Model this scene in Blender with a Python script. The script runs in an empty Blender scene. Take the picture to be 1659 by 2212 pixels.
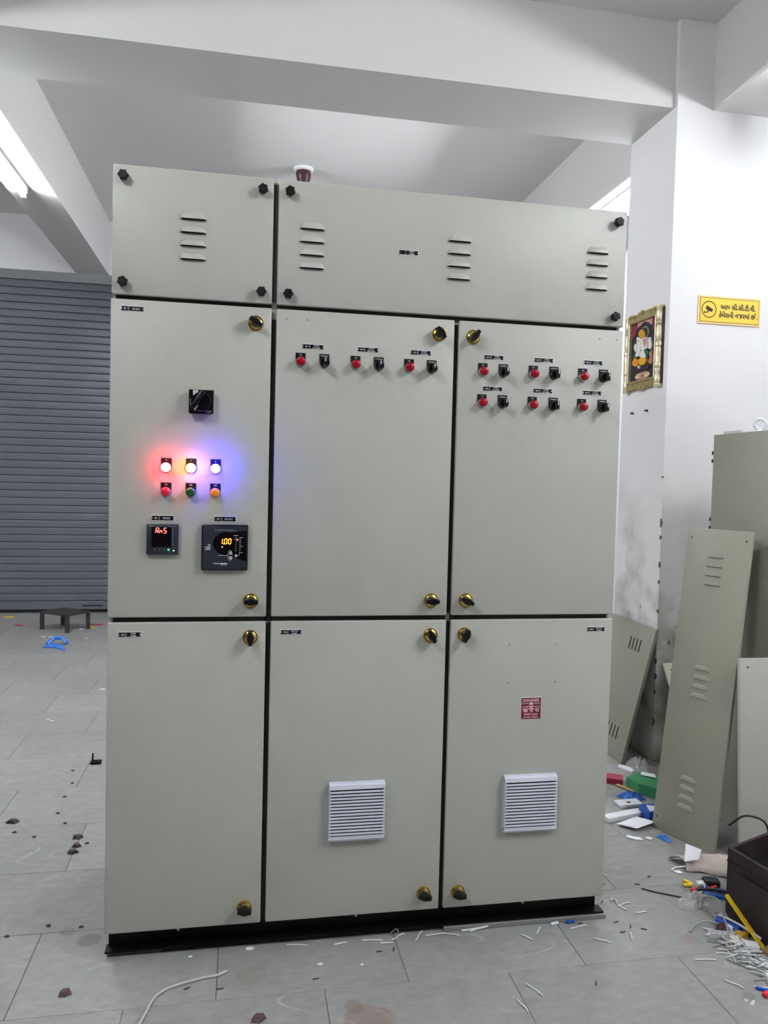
import bpy, bmesh, math, random
from mathutils import Vector, Matrix

random.seed(7)
sc = bpy.context.scene
COL = sc.collection
pi = math.pi

# ------------------------------------------------------------------ camera
cam_d = bpy.data.cameras.new('camera')
cam = bpy.data.objects.new('camera', cam_d)
COL.objects.link(cam)
yaw, pitch, roll = math.radians(10.452), math.radians(-2.266), math.radians(1.424)
fw = Vector((math.sin(yaw) * math.cos(pitch), math.cos(yaw) * math.cos(pitch), math.sin(pitch)))
rt = Vector((math.cos(yaw), -math.sin(yaw), 0))
up = rt.cross(fw)
r2 = rt * math.cos(roll) + up * math.sin(roll)
u2 = up * math.cos(roll) - rt * math.sin(roll)
M = Matrix((r2, u2, -fw)).transposed().to_4x4()
M.translation = Vector((0.373, -2.28, 1.412))
cam.matrix_world = M
cam_d.sensor_fit = 'VERTICAL'
cam_d.sensor_height = 24.0
cam_d.lens = 24.0 * 1660.0 / 2212.0
cam_d.clip_start = 0.05
sc.camera = cam

# ------------------------------------------------------------------ world, exposure
w = bpy.data.worlds.new('world')
sc.world = w
w.use_nodes = True
w.node_tree.nodes['Background'].inputs[0].default_value = (0.75, 0.8, 0.9, 1)
w.node_tree.nodes['Background'].inputs[1].default_value = 0.0
sc.view_settings.view_transform = 'Standard'
sc.view_settings.look = 'None'
sc.view_settings.gamma = 1.0
sc.view_settings.use_curve_mapping = False
sc.view_settings.exposure = 2.44
sc.cycles.max_bounces = 6
sc.cycles.diffuse_bounces = 4
sc.cycles.glossy_bounces = 3
TUBE = 87.0
TUBE_COL = (0.93, 0.96, 1.0)
# tube lights: x, z of the tube axis, y from, y to, label (the two over the switchboard line are dimmed so the nearby wall doesn't overexpose)
TUBES = [
    (-1.11, 3.270, 2.12, 3.34, 'white tube light under the far left ceiling beam, glowing'),
    (2.80, 3.292, 2.24, 3.42, 'glowing tube light under the far right beam, behind the switchboard top'),
    (-1.06, 3.298, -2.75, -1.55, 'tube light on the left beam overhead, in front of the switchboard'),
    (2.835, 3.283, -2.55, -1.35, 'tube light on the right beam overhead, in front of the switchboard'),
    (-1.06, 3.298, -0.40, 0.80, 'tube light on the left beam overhead, level with the switchboard'),
    (2.835, 3.283, -0.30, 0.90, 'tube light on the right beam overhead, near the yellow sign'),
    (-5.00, 3.283, 2.12, 3.32, 'unseen tube light added on the outer left beam to brighten the far bay'),  # added lamp, brightens the shutter wall and the left floor
]

# ------------------------------------------------------------------ helpers
def s(r, g, b):
    f = lambda c: (c / 12.92 if c <= 0.04045 else ((c + 0.055) / 1.055) ** 2.4)
    return (f(r / 255), f(g / 255), f(b / 255))

MATS = {}
def mat(name, col, rough=0.5, metal=0.0, var=0.0, vscale=6.0, bump=0.0, bscale=200.0, emit=None, es=0.0, spec=0.5, alpha=1.0, trans=0.0, coat=0.0, rand=0.0):
    m = bpy.data.materials.new(name)
    m.use_nodes = True
    nt = m.node_tree
    b = nt.nodes['Principled BSDF']
    b.inputs['Base Color'].default_value = (*col, 1)
    b.inputs['Roughness'].default_value = rough
    b.inputs['Metallic'].default_value = metal
    b.inputs['Specular IOR Level'].default_value = spec
    b.inputs['Alpha'].default_value = alpha
    b.inputs['Transmission Weight'].default_value = trans
    b.inputs['Coat Weight'].default_value = coat
    if emit:
        b.inputs['Emission Color'].default_value = (*emit, 1)
        b.inputs['Emission Strength'].default_value = es
    if var or rand:
        geo = nt.nodes.new('ShaderNodeNewGeometry')
        n = nt.nodes.new('ShaderNodeTexNoise')
        n.inputs['Scale'].default_value = vscale
        n.inputs['Detail'].default_value = 6
        nt.links.new(geo.outputs['Position'], n.inputs['Vector'])
        mr = nt.nodes.new('ShaderNodeMapRange')
        mr.inputs['From Min'].default_value = 0.25
        mr.inputs['From Max'].default_value = 0.75
        mr.inputs['To Min'].default_value = 1 - var
        mr.inputs['To Max'].default_value = 1 + var
        nt.links.new(n.outputs['Fac'], mr.inputs['Value'])
        mx = nt.nodes.new('ShaderNodeMix')
        mx.data_type = 'RGBA'
        mx.blend_type = 'MULTIPLY'
        mx.inputs['Factor'].default_value = 1
        mx.inputs['A'].default_value = (*col, 1)
        if rand:
            oi = nt.nodes.new('ShaderNodeObjectInfo')
            r = nt.nodes.new('ShaderNodeMapRange')
            r.inputs['To Min'].default_value = 1 - rand
            r.inputs['To Max'].default_value = 1 + rand
            nt.links.new(oi.outputs['Random'], r.inputs['Value'])
            ml = nt.nodes.new('ShaderNodeMath')
            ml.operation = 'MULTIPLY'
            nt.links.new(r.outputs['Result'], ml.inputs[0])
            nt.links.new(mr.outputs['Result'], ml.inputs[1])
            nt.links.new(ml.outputs[0], mx.inputs['B'])
        else:
            nt.links.new(mr.outputs['Result'], mx.inputs['B'])
        nt.links.new(mx.outputs['Result'], b.inputs['Base Color'])
    if bump:
        tc = nt.nodes.new('ShaderNodeNewGeometry')
        n2 = nt.nodes.new('ShaderNodeTexNoise')
        n2.inputs['Scale'].default_value = bscale
        n2.inputs['Detail'].default_value = 3
        nt.links.new(tc.outputs['Position'], n2.inputs['Vector'])
        bp = nt.nodes.new('ShaderNodeBump')
        bp.inputs['Strength'].default_value = bump
        bp.inputs['Distance'].default_value = 0.002
        nt.links.new(n2.outputs['Fac'], bp.inputs['Height'])
        nt.links.new(bp.outputs['Normal'], b.inputs['Normal'])
    MATS[name] = m
    return m

class MB:
    """collects shapes, then links them as ONE mesh object"""
    def __init__(self):
        self.v = []; self.f = []; self.m = []
    def add(self, vs, fs, mi=0):
        o = len(self.v)
        self.v += [tuple(p) for p in vs]
        self.f += [tuple(i + o for i in f) for f in fs]
        self.m += [mi] * len(fs)
        return self
    def box(self, x0, x1, y0, y1, z0, z1, mi=0, T=None):
        vs = [Vector((x, y, z)) for x in (x0, x1) for y in (y0, y1) for z in (z0, z1)]
        if T: vs = [T @ p for p in vs]
        return self.add(vs, [(0, 1, 3, 2), (4, 6, 7, 5), (0, 4, 5, 1), (2, 3, 7, 6), (0, 2, 6, 4), (1, 5, 7, 3)], mi)
    def bbox(self, x0, x1, y0, y1, z0, z1, b, mi=0, seg=2, T=None):
        bm = bmesh.new()
        bmesh.ops.create_cube(bm, size=1)
        for p in bm.verts:
            p.co = Vector(((x0 + x1) / 2 + p.co.x * (x1 - x0), (y0 + y1) / 2 + p.co.y * (y1 - y0), (z0 + z1) / 2 + p.co.z * (z1 - z0)))
        bmesh.ops.bevel(bm, geom=list(bm.edges), offset=b, segments=seg, affect='EDGES', profile=0.5)
        bm.verts.index_update()
        vs = [p.co.copy() for p in bm.verts]
        if T: vs = [T @ p for p in vs]
        self.add(vs, [tuple(q.index for q in f.verts) for f in bm.faces], mi)
        bm.free()
        return self
    def prism(self, pts, a0, a1, axis='y', mi=0, T=None, cap=True):
        """extrude a 2d outline; axis y: pts are (x,z); axis x: (y,z); axis z: (x,y)"""
        n = len(pts)
        def P(p, a):
            return {'y': (p[0], a, p[1]), 'x': (a, p[0], p[1]), 'z': (p[0], p[1], a)}[axis]
        vs = [Vector(P(p, a)) for a in (a0, a1) for p in pts]
        if T: vs = [T @ p for p in vs]
        fs = [(i, (i + 1) % n, n + (i + 1) % n, n + i) for i in range(n)]
        if cap:
            fs += [tuple(range(n))[::-1], tuple(range(n, 2 * n))]
        return self.add(vs, fs, mi)
    def lathe(self, prof, c=(0, 0, 0), axis='y', n=24, mi=0, T=None, cap0=True, cap1=True):
        """prof: list of (r, a); a runs along the axis"""
        vs = []
        for r, a in prof:
            for k in range(n):
                t = 2 * pi * k / n
                x, y = r * math.cos(t), r * math.sin(t)
                p = {'y': (x, a, y), 'z': (x, y, a), 'x': (a, x, y)}[axis]
                vs.append(Vector((p[0] + c[0], p[1] + c[1], p[2] + c[2])))
        if T: vs = [T @ p for p in vs]
        fs = []
        for i in range(len(prof) - 1):
            for k in range(n):
                k2 = (k + 1) % n
                fs.append((i * n + k, i * n + k2, (i + 1) * n + k2, (i + 1) * n + k))
        if cap0: fs.append(tuple(range(n))[::-1])
        if cap1: fs.append(tuple(range((len(prof) - 1) * n, len(prof) * n)))
        return self.add(vs, fs, mi)
    def tube(self, path, r, n=8, mi=0, r1=None):
        path = [Vector(p) for p in path]
        vs = []; N = len(path)
        prev = None
        for i, p in enumerate(path):
            d = (path[min(i + 1, N - 1)] - path[max(i - 1, 0)]).normalized()
            ref = Vector((0, 0, 1)) if abs(d.z) < 0.95 else Vector((1, 0, 0))
            if prev is None: a = d.cross(ref).normalized()
            else: a = (prev - d * prev.dot(d)).normalized()
            prev = a
            bvec = d.cross(a)
            rr = r if r1 is None else r + (r1 - r) * i / (N - 1)
            for k in range(n):
                t = 2 * pi * k / n
                vs.append(p + a * math.cos(t) * rr + bvec * math.sin(t) * rr)
        fs = [(i * n + k, i * n + (k + 1) % n, (i + 1) * n + (k + 1) % n, (i + 1) * n + k) for i in range(N - 1) for k in range(n)]
        fs += [tuple(range(n))[::-1], tuple(range((N - 1) * n, N * n))]
        return self.add(vs, fs, mi)
    def mesh(self, name, mats, smooth=False):
        me = bpy.data.meshes.new(name)
        me.from_pydata(self.v, [], self.f)
        for m in (mats if isinstance(mats, (list, tuple)) else [mats]):
            me.materials.append(m)
        for p, mi in zip(me.polygons, self.m):
            p.material_index = mi
        bm = bmesh.new(); bm.from_mesh(me)
        bmesh.ops.recalc_face_normals(bm, faces=bm.faces)
        bm.to_mesh(me); bm.free()
        if smooth:
            for p in me.polygons: p.use_smooth = True
            me.set_sharp_from_angle(angle=math.radians(40))
        return me
    def build(self, name, mats, parent=None, smooth=False, origin=None):
        """vertices are in world space; the origin goes to the box centre"""
        xs = [p[0] for p in self.v]; ys = [p[1] for p in self.v]; zs = [p[2] for p in self.v]
        c = Vector(origin) if origin else Vector(((min(xs) + max(xs)) / 2, (min(ys) + max(ys)) / 2, (min(zs) + max(zs)) / 2))
        self.v = [(p[0] - c.x, p[1] - c.y, p[2] - c.z) for p in self.v]
        return link(name, self.mesh(name, mats, smooth), c, parent)

WL = {}
def link(name, data, loc, parent=None, rot=None):
    o = bpy.data.objects.new(name, data)
    COL.objects.link(o)
    WL[o.name] = Vector(loc)
    o.location = Vector(loc) - (WL[parent.name] if parent else Vector((0, 0, 0)))
    if rot: o.rotation_euler = rot
    if parent: o.parent = parent
    return o
def tag(o, label=None, cat=None, group=None, kind=None):
    if label: o['label'] = label
    if cat: o['category'] = cat
    if group: o['group'] = group
    if kind: o['kind'] = kind
    return o
def thing(name, loc, label, cat, group=None):
    return tag(link(name, None, loc), label, cat, group)
def struct(o, label=None):
    return tag(o, label, None, None, 'structure')

def text(mb, body, x, z, size, y=0.0, mi=0, width=None, align='CENTER', bold=0.0, shear=0.0, depth=0.0004, spacing=1.0):
    """flat lettering on a vertical plane facing -Y; size = letter height of the font"""
    cu = bpy.data.curves.new('txt', 'FONT')
    cu.body = body; cu.size = 1.0; cu.align_x = 'LEFT'; cu.resolution_u = 2
    cu.offset = bold; cu.shear = shear; cu.space_character = spacing
    o = bpy.data.objects.new('txt', cu)
    COL.objects.link(o)
    dg = bpy.context.evaluated_depsgraph_get()
    me = bpy.data.meshes.new_from_object(o.evaluated_get(dg))
    if len(me.vertices):
        xs = [p.co.x for p in me.vertices]
        x0, x1 = min(xs), max(xs)
        sx = size if width is None else width / (x1 - x0)
        ax = {'CENTER': (x0 + x1) / 2, 'LEFT': x0, 'RIGHT': x1}[align]
        vs = [((p.co.x - ax) * sx + x, y, p.co.y * size + z) for p in me.vertices]
        mb.add(vs, [tuple(f.vertices) for f in me.polygons], mi)
    bpy.data.objects.remove(o)
    bpy.data.meshes.remove(me)
    bpy.data.curves.remove(cu)
    return mb

# ------------------------------------------------------------------ materials
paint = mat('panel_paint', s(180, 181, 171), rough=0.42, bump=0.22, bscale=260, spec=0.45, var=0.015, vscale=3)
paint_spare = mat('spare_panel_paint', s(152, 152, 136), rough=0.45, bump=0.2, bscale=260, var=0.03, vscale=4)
frame_m = mat('frame_paint', s(120, 120, 112), rough=0.5)
gasket_m = mat('rubber_gasket', s(22, 22, 22), rough=0.7)
gap_m = mat('gap_shadow_paint', s(70, 70, 66), rough=0.6)
black_steel = mat('black_enamel', s(9, 9, 10), rough=0.45, spec=0.2)
black_pl = mat('black_plastic', s(12, 12, 15), rough=0.3, spec=0.35)
black_matte = mat('black_matte', s(11, 11, 13), rough=0.5, spec=0.25)
navy_pl = mat('dark_slate_plastic', s(38, 42, 54), rough=0.38)
screen_m = mat('display_glass', s(14, 6, 8), rough=0.12)
brass = mat('brass', s(214, 178, 84), rough=0.22, metal=1.0)
chrome = mat('chrome', s(215, 215, 220), rough=0.15, metal=1.0)
alu = mat('aluminium', s(225, 225, 228), rough=0.35, metal=0.3)
white_ink = mat('white_ink', s(238, 238, 238), rough=0.6)
white_pl = mat('white_plastic', s(232, 233, 238), rough=0.4)
filter_pl = mat('filter_plastic', s(214, 217, 228), rough=0.45)
red_lens = mat('red_lens', s(150, 6, 26), rough=0.22, spec=0.4)
red_button = mat('red_button', s(215, 40, 62), rough=0.3, coat=0.3)
green_button = mat('green_button', s(26, 84, 40), rough=0.3, coat=0.3)
amber_button = mat('amber_button', s(240, 140, 40), rough=0.3, coat=0.3)
lamp_red = mat('lit_red_lens', s(255, 60, 60), emit=(1.0, 0.012, 0.05), es=26)
lamp_yel = mat('lit_yellow_lens', s(255, 220, 60), emit=(1.0, 0.40, 0.012), es=15)
lamp_blu = mat('lit_blue_lens', s(80, 80, 255), emit=(0.02, 0.012, 1.0), es=85)
seg_red = mat('red_segments', s(255, 60, 60), emit=(1.0, 0.09, 0.08), es=1.1)
seg_org = mat('orange_segments', s(255, 120, 30), emit=(1.0, 0.2, 0.01), es=1.3)
led_white = mat('status_led', s(240, 255, 230), emit=(0.9, 1.0, 0.7), es=0.5)
led_green = mat('green_led', s(60, 200, 140), emit=(0.05, 0.5, 0.3), es=0.12)
grey_btn = mat('grey_button', s(190, 192, 200), rough=0.4)
maroon = mat('maroon_enamel', s(112, 8, 26), rough=0.35)
pink_ink = mat('pale_ink', s(240, 215, 215), rough=0.5)
wall_w = mat('white_wall_paint', s(232, 232, 234), rough=0.6, var=0.02, vscale=1.3, bump=0.05, bscale=60)
hall_w = mat('low_bounce_grey', s(168, 168, 166), rough=0.7, var=0.04, vscale=1)  # mid-grey given to the unseen walls to cut bounce
beam_w = mat('beam_paint', s(218, 217, 215), rough=0.65, var=0.02, vscale=1.1, bump=0.05, bscale=50)
shutter_m = mat('shutter_slat_paint', s(112, 115, 124), rough=0.36, var=0.05, vscale=2.0, metal=0.2)
shutter_d = mat('shutter_rail', s(34, 35, 40), rough=0.6)
yellow_sign = mat('sign_yellow', s(246, 205, 72), rough=0.4)
yellow_pale = mat('sign_border', s(244, 208, 140), rough=0.4)
ink = mat('black_ink', s(28, 20, 20), rough=0.5)
ink_brown = mat('brown_ink', s(84, 52, 16), rough=0.5)
gold_frame = mat('antique_gold', s(176, 160, 112), rough=0.35, metal=0.55, var=0.18, vscale=40)
gold_pale = mat('pale_gold', s(214, 202, 168), rough=0.35, metal=0.45, var=0.1, vscale=30)
tube_m = mat('tube_glow', (1, 1, 1), emit=TUBE_COL, es=TUBE)
tube_dim = mat('dimmed_tube_glow', (1, 1, 1), emit=TUBE_COL, es=TUBE * 0.28)
tube_m.cycles.emission_sampling = 'FRONT'
tube_dim.cycles.emission_sampling = 'FRONT'
for q_ in (seg_red, seg_org, led_white, led_green):
    q_.cycles.emission_sampling = 'NONE'
for q_ in (lamp_red, lamp_yel, lamp_blu):
    q_.cycles.emission_sampling = 'FRONT'
stool_m = mat('stool_iron', s(52, 47, 46), rough=0.6, var=0.2, vscale=30)
paper = mat('paper', s(234, 234, 238), rough=0.8)
paper2 = mat('grey_paper', s(190, 178, 170), rough=0.85, var=0.08, vscale=12)
clear_film = mat('clear_film', s(215, 215, 215), rough=0.18, alpha=0.38)
blue_pl = mat('blue_plastic', s(28, 78, 176), rough=0.4)
blue_film = mat('blue_film', s(70, 130, 220), rough=0.4)
green_pl = mat('green_board', s(50, 132, 84), rough=0.5, var=0.06, vscale=20)
red_card = mat('red_board', s(166, 40, 72), rough=0.45)
yellow_pl = mat('yellow_plastic', s(242, 206, 30), rough=0.4)
yellow_tape = mat('yellow_tape', s(225, 180, 26), rough=0.35)
brown_case = mat('brown_case', s(44, 31, 35), rough=0.55, var=0.08, vscale=8)
wire_w = mat('white_wire', s(222, 222, 220), rough=0.5)
wire_g = mat('grey_wire', s(150, 152, 152), rough=0.5)
wire_k = mat('black_wire', s(30, 30, 32), rough=0.5)
wire_r = mat('red_wire', s(200, 40, 50), rough=0.5)
chip_m = mat('stone_chip', s(66, 62, 60), rough=0.7)
chip_b = mat('brown_chip', s(84, 62, 62), rough=0.7)
card = mat('cardboard', s(186, 152, 104), rough=0.85)
holder_m = mat('bakelite_brown', s(62, 28, 34), rough=0.3)
grey_bar = mat('grey_bar', s(128, 128, 126), rough=0.5)
tape_core = mat('tape_core', s(196, 182, 184), rough=0.7)

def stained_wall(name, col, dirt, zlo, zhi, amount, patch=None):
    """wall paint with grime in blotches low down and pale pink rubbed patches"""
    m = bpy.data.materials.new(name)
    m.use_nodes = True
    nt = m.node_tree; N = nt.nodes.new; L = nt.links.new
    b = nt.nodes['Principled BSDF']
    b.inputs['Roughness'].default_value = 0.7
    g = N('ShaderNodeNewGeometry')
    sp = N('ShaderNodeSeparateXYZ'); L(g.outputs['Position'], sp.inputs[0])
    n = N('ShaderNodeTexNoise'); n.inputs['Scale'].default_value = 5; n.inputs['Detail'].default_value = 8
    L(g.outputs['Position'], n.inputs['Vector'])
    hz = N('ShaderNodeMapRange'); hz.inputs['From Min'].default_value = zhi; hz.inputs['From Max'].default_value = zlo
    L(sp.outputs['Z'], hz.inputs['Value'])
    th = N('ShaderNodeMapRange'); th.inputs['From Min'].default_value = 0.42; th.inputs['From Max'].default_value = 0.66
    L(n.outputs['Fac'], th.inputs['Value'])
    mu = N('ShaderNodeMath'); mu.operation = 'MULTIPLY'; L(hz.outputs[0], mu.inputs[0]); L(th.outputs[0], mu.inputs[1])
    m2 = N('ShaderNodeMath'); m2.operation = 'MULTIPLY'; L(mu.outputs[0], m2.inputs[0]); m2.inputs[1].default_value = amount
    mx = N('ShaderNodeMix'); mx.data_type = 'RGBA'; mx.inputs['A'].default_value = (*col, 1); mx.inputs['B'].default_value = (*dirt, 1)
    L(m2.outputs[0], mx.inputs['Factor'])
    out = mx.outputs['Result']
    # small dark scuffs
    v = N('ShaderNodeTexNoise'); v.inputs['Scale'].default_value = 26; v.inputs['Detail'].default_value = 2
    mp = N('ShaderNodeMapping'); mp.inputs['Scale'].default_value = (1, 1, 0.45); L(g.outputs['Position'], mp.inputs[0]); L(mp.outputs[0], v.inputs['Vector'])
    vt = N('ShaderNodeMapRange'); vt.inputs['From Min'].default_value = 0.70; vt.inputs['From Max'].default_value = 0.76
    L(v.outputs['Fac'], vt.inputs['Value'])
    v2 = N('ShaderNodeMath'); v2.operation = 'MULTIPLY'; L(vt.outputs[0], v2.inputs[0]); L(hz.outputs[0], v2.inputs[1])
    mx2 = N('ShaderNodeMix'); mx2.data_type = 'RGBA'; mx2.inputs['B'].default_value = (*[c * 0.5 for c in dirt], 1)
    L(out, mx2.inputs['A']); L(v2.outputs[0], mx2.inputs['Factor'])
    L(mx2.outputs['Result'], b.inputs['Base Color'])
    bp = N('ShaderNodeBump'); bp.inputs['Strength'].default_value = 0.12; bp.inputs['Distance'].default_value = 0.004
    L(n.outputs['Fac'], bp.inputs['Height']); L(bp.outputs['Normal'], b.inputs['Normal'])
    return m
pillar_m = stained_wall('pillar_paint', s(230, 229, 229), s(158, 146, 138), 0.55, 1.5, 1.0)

def floor_mat(name, col, rand):
    m = mat(name, col, rough=0.62, var=0.10, vscale=2.2, rand=rand, bump=0.12, bscale=45)
    nt = m.node_tree; N = nt.nodes.new; L = nt.links.new
    b = nt.nodes['Principled BSDF']
    src = b.inputs['Base Color'].links[0].from_socket
    g = N('ShaderNodeNewGeometry')
    # fine mottling
    n = N('ShaderNodeTexNoise'); n.inputs['Scale'].default_value = 34; n.inputs['Detail'].default_value = 6; n.inputs['Roughness'].default_value = 0.7
    mp = N('ShaderNodeMapping'); mp.inputs['Scale'].default_value = (0.55, 1, 1); L(g.outputs['Position'], mp.inputs[0]); L(mp.outputs[0], n.inputs['Vector'])
    mr = N('ShaderNodeMapRange'); mr.inputs['From Min'].default_value = 0.3; mr.inputs['From Max'].default_value = 0.7; mr.inputs['To Min'].default_value = 0.84; mr.inputs['To Max'].default_value = 1.14
    L(n.outputs['Fac'], mr.inputs['Value'])
    mx = N('ShaderNodeMix'); mx.data_type = 'RGBA'; mx.blend_type = 'MULTIPLY'; mx.inputs['Factor'].default_value = 1
    L(src, mx.inputs['A']); L(mr.outputs[0], mx.inputs['B'])
    out = mx.outputs['Result']
    # pale scratches: thin iso-lines of a stretched noise
    n4 = N('ShaderNodeTexNoise'); n4.inputs['Scale'].default_value = 5.0; L(g.outputs['Position'], n4.inputs['Vector'])
    t4 = N('ShaderNodeMapRange'); t4.inputs['From Min'].default_value = 0.5; t4.inputs['From Max'].default_value = 0.62; L(n4.outputs['Fac'], t4.inputs['Value'])
    for sc_, rot, w in ((3.1, 0.5, 0.0035), (2.3, -0.9, 0.003), (4.2, 1.9, 0.003)):
        n3 = N('ShaderNodeTexNoise'); n3.inputs['Scale'].default_value = sc_; n3.inputs['Detail'].default_value = 0
        mp3 = N('ShaderNodeMapping'); mp3.inputs['Rotation'].default_value = (0, 0, rot); mp3.inputs['Scale'].default_value = (0.35, 1.6, 1)
        L(g.outputs['Position'], mp3.inputs[0]); L(mp3.outputs[0], n3.inputs['Vector'])
        su = N('ShaderNodeMath'); su.operation = 'SUBTRACT'; L(n3.outputs['Fac'], su.inputs[0]); su.inputs[1].default_value = 0.52
        ab = N('ShaderNodeMath'); ab.operation = 'ABSOLUTE'; L(su.outputs[0], ab.inputs[0])
        ms = N('ShaderNodeMapRange'); ms.inputs['From Min'].default_value = w; ms.inputs['From Max'].default_value = 0; ms.inputs['To Max'].default_value = 0.35
        L(ab.outputs[0], ms.inputs['Value'])
        mm = N('ShaderNodeMath'); mm.operation = 'MULTIPLY'; L(ms.outputs[0], mm.inputs[0]); L(t4.outputs[0], mm.inputs[1])
        mxs = N('ShaderNodeMix'); mxs.data_type = 'RGBA'; mxs.inputs['B'].default_value = (*s(214, 214, 212), 1)
        L(out, mxs.inputs['A']); L(mm.outputs[0], mxs.inputs['Factor']); out = mxs.outputs['Result']
    ws = N('ShaderNodeTexNoise'); ws.inputs['Scale'].default_value = 13; L(g.outputs['Position'], ws.inputs['Vector'])
    # spilt stains: x, y, radius, strength, colour
    for x, y, r, st, c in ((-0.06, 0.118, 0.036, 0.5, s(96, 88, 84)), (-0.135, 0.172, 0.026, 0.45, s(96, 90, 88)), (0.72, -0.345, 0.07, 0.5, s(120, 98, 86)), (0.69, -0.29, 0.03, 0.5, s(120, 98, 86)),
                           (-0.75, 3.0, 0.16, 0.16, s(138, 112, 98)), (1.78, -0.14, 0.03, 0.35, s(128, 104, 100)), (-1.1, 2.2, 0.2, 0.2, s(150, 116, 108)), (0.42, -0.12, 0.05, 0.3, s(128, 124, 104)), (1.79, -0.41, 0.018, 0.4, s(96, 96, 96))):
        vd = N('ShaderNodeVectorMath'); vd.operation = 'DISTANCE'; vd.inputs[1].default_value = (x, y, 0)
        L(g.outputs['Position'], vd.inputs[0])
        ad = N('ShaderNodeMath'); ad.operation = 'MULTIPLY_ADD'; L(ws.outputs['Fac'], ad.inputs[0]); ad.inputs[1].default_value = r * 0.9; L(vd.outputs['Value'], ad.inputs[2])
        ms = N('ShaderNodeMapRange'); ms.inputs['From Min'].default_value = r * 1.45; ms.inputs['From Max'].default_value = r * 1.25; ms.inputs['To Max'].default_value = st
        L(ad.outputs[0], ms.inputs['Value'])
        mxs = N('ShaderNodeMix'); mxs.data_type = 'RGBA'; mxs.inputs['B'].default_value = (*c, 1)
        L(out, mxs.inputs['A']); L(ms.outputs[0], mxs.inputs['Factor']); out = mxs.outputs['Result']
    L(out, b.inputs['Base Color'])
    return m
tile_m = floor_mat('stone_tile', s(142, 142, 139), 0.06)
grout_m = mat('tile_joint', s(116, 116, 113), rough=0.85, var=0.12, vscale=9)

# ================================================================== the setting
XW0, XW1, YW0, YW1 = -9.0, 3.6, -14.0, 6.0  # left and rear limits set far out to weaken the bounce
SOF = 3.335
fl = struct(MB().box(XW0, XW1, YW0, YW1 + 0.2, -0.15, -0.004).build('floor', grout_m), 'grey stone tile floor with thin joints, scratches and stains')
TW, TD, GAP = 0.535, 0.385, 0.0015
tile_mesh = MB().bbox(-TW / 2 + GAP / 2, TW / 2 - GAP / 2, -TD / 2 + GAP / 2, TD / 2 - GAP / 2, -0.02, 0, 0.0009, seg=1).mesh('tile', tile_m)
rest = MB()
k = 0
for j in range(-37, 16):
    yc = 0.172 - TD / 2 + j * TD
    off = (-0.21, 0.085, 0.31, -0.05, 0.19)[j % 5] if j != 0 else -0.21
    if j == -1: off = 0.085
    for i in range(-17, 8):
        xc = off + TW / 2 + i * TW
        if xc - TW / 2 < XW0 or xc + TW / 2 > XW1 or yc + TD / 2 > 6.05 or yc - TD / 2 < YW0: continue
        if xc < -2.6 or yc < -1.0:
            rest.box(xc - TW / 2 + GAP / 2, xc + TW / 2 - GAP / 2, yc - TD / 2 + GAP / 2, yc + TD / 2 - GAP / 2, -0.02, 0)
            continue
        link('tile', tile_mesh, (xc, yc, random.uniform(-0.0008, 0)), fl)
tag(rest.build('tile', tile_m, fl), None, None, None, 'stuff')

struct(MB().box(XW0 - .2, XW1 + .2, YW0 - .2, 1.5, 3.76, 3.95).box(XW0 - .2, XW1 + .2, 1.5, YW1 + .4, 3.85, 4.05).build('ceiling', beam_w), 'white painted ceiling between the beams')
struct(MB().box(XW0 - .2, XW0, YW0, YW1 + .3, 0, 4).build('wall_left', hall_w), 'unseen grey side wall, set far left and darkened to cut bounce')
struct(MB().box(XW1, XW1 + .2, YW0, YW1 + .3, 0, 4).build('wall_right', wall_w), 'white side wall beyond the right of the view')
struct(MB().box(XW0 - .2, XW1 + .2, YW0 - .2, YW0, 0, 4).build('wall_rear', hall_w), 'unseen grey wall far behind the viewer, darkened to cut bounce')
struct(MB().box(XW0, XW1, 5.59, 6.25, SOF, 3.95).box(2.4, XW1, 5.59, 6.25, 0, SOF).box(XW0, -3.7, 5.59, 6.25, 0, SOF).box(-3.7, 2.4, 6.1, 6.25, 0, SOF).build('wall_back', wall_w), 'white wall over the roller shutter')
# pillar with the wall that carries the yellow sign; chipped corner
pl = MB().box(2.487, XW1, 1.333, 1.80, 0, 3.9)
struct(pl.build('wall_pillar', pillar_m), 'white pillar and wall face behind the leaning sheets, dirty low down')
ch = MB()
rc = random.Random(3)
for z, h in ((1.235, .045), (1.16, .02), (1.02, .03), (0.93, .02), (0.78, .018), (0.66, .05), (0.52, .03), (0.44, .035), (0.36, .025), (0.20, .04), (1.47, .012)):
    n = 7
    pts = [(2.487 + (0.002 + 0.007 * rc.random() * min(1, h / .03)) * math.sin(pi * q / (n - 1)), z + h * (q / (n - 1) - .5)) for q in range(n)]
    pts = [(2.4865, z - h / 2)] + pts + [(2.4865, z + h / 2)]
    ch.prism(pts, 1.3322, 1.345)
struct(ch.build('trim_6', mat('chipped_plaster', s(98, 92, 86), rough=0.9)), 'dark chips along the pillar corner')
struct(MB().box(XW0, 2.487, 1.362, 1.80, SOF, 3.9).build('trim_1', beam_w), 'white concrete beam crossing above the switchboard')
struct(MB().box(-1.235, -0.93, 1.80, 5.59, SOF, 3.95).build('trim_2', beam_w), 'white beam running back to the shutter on the left')
struct(MB().box(2.70, 3.02, 1.80, 5.59, SOF, 3.95).build('trim_3', beam_w), 'white beam running back behind the pillar')
struct(MB().box(-1.235, -0.93, YW0, 1.362, SOF - 0.005, 3.9).build('trim_4', beam_w), 'white beam overhead on the left in front of the switchboard')
struct(MB().box(2.685, 3.02, YW0, 1.333, SOF - 0.005, 3.9).build('trim_5', beam_w), 'white beam at the top right running towards the viewer')

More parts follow.
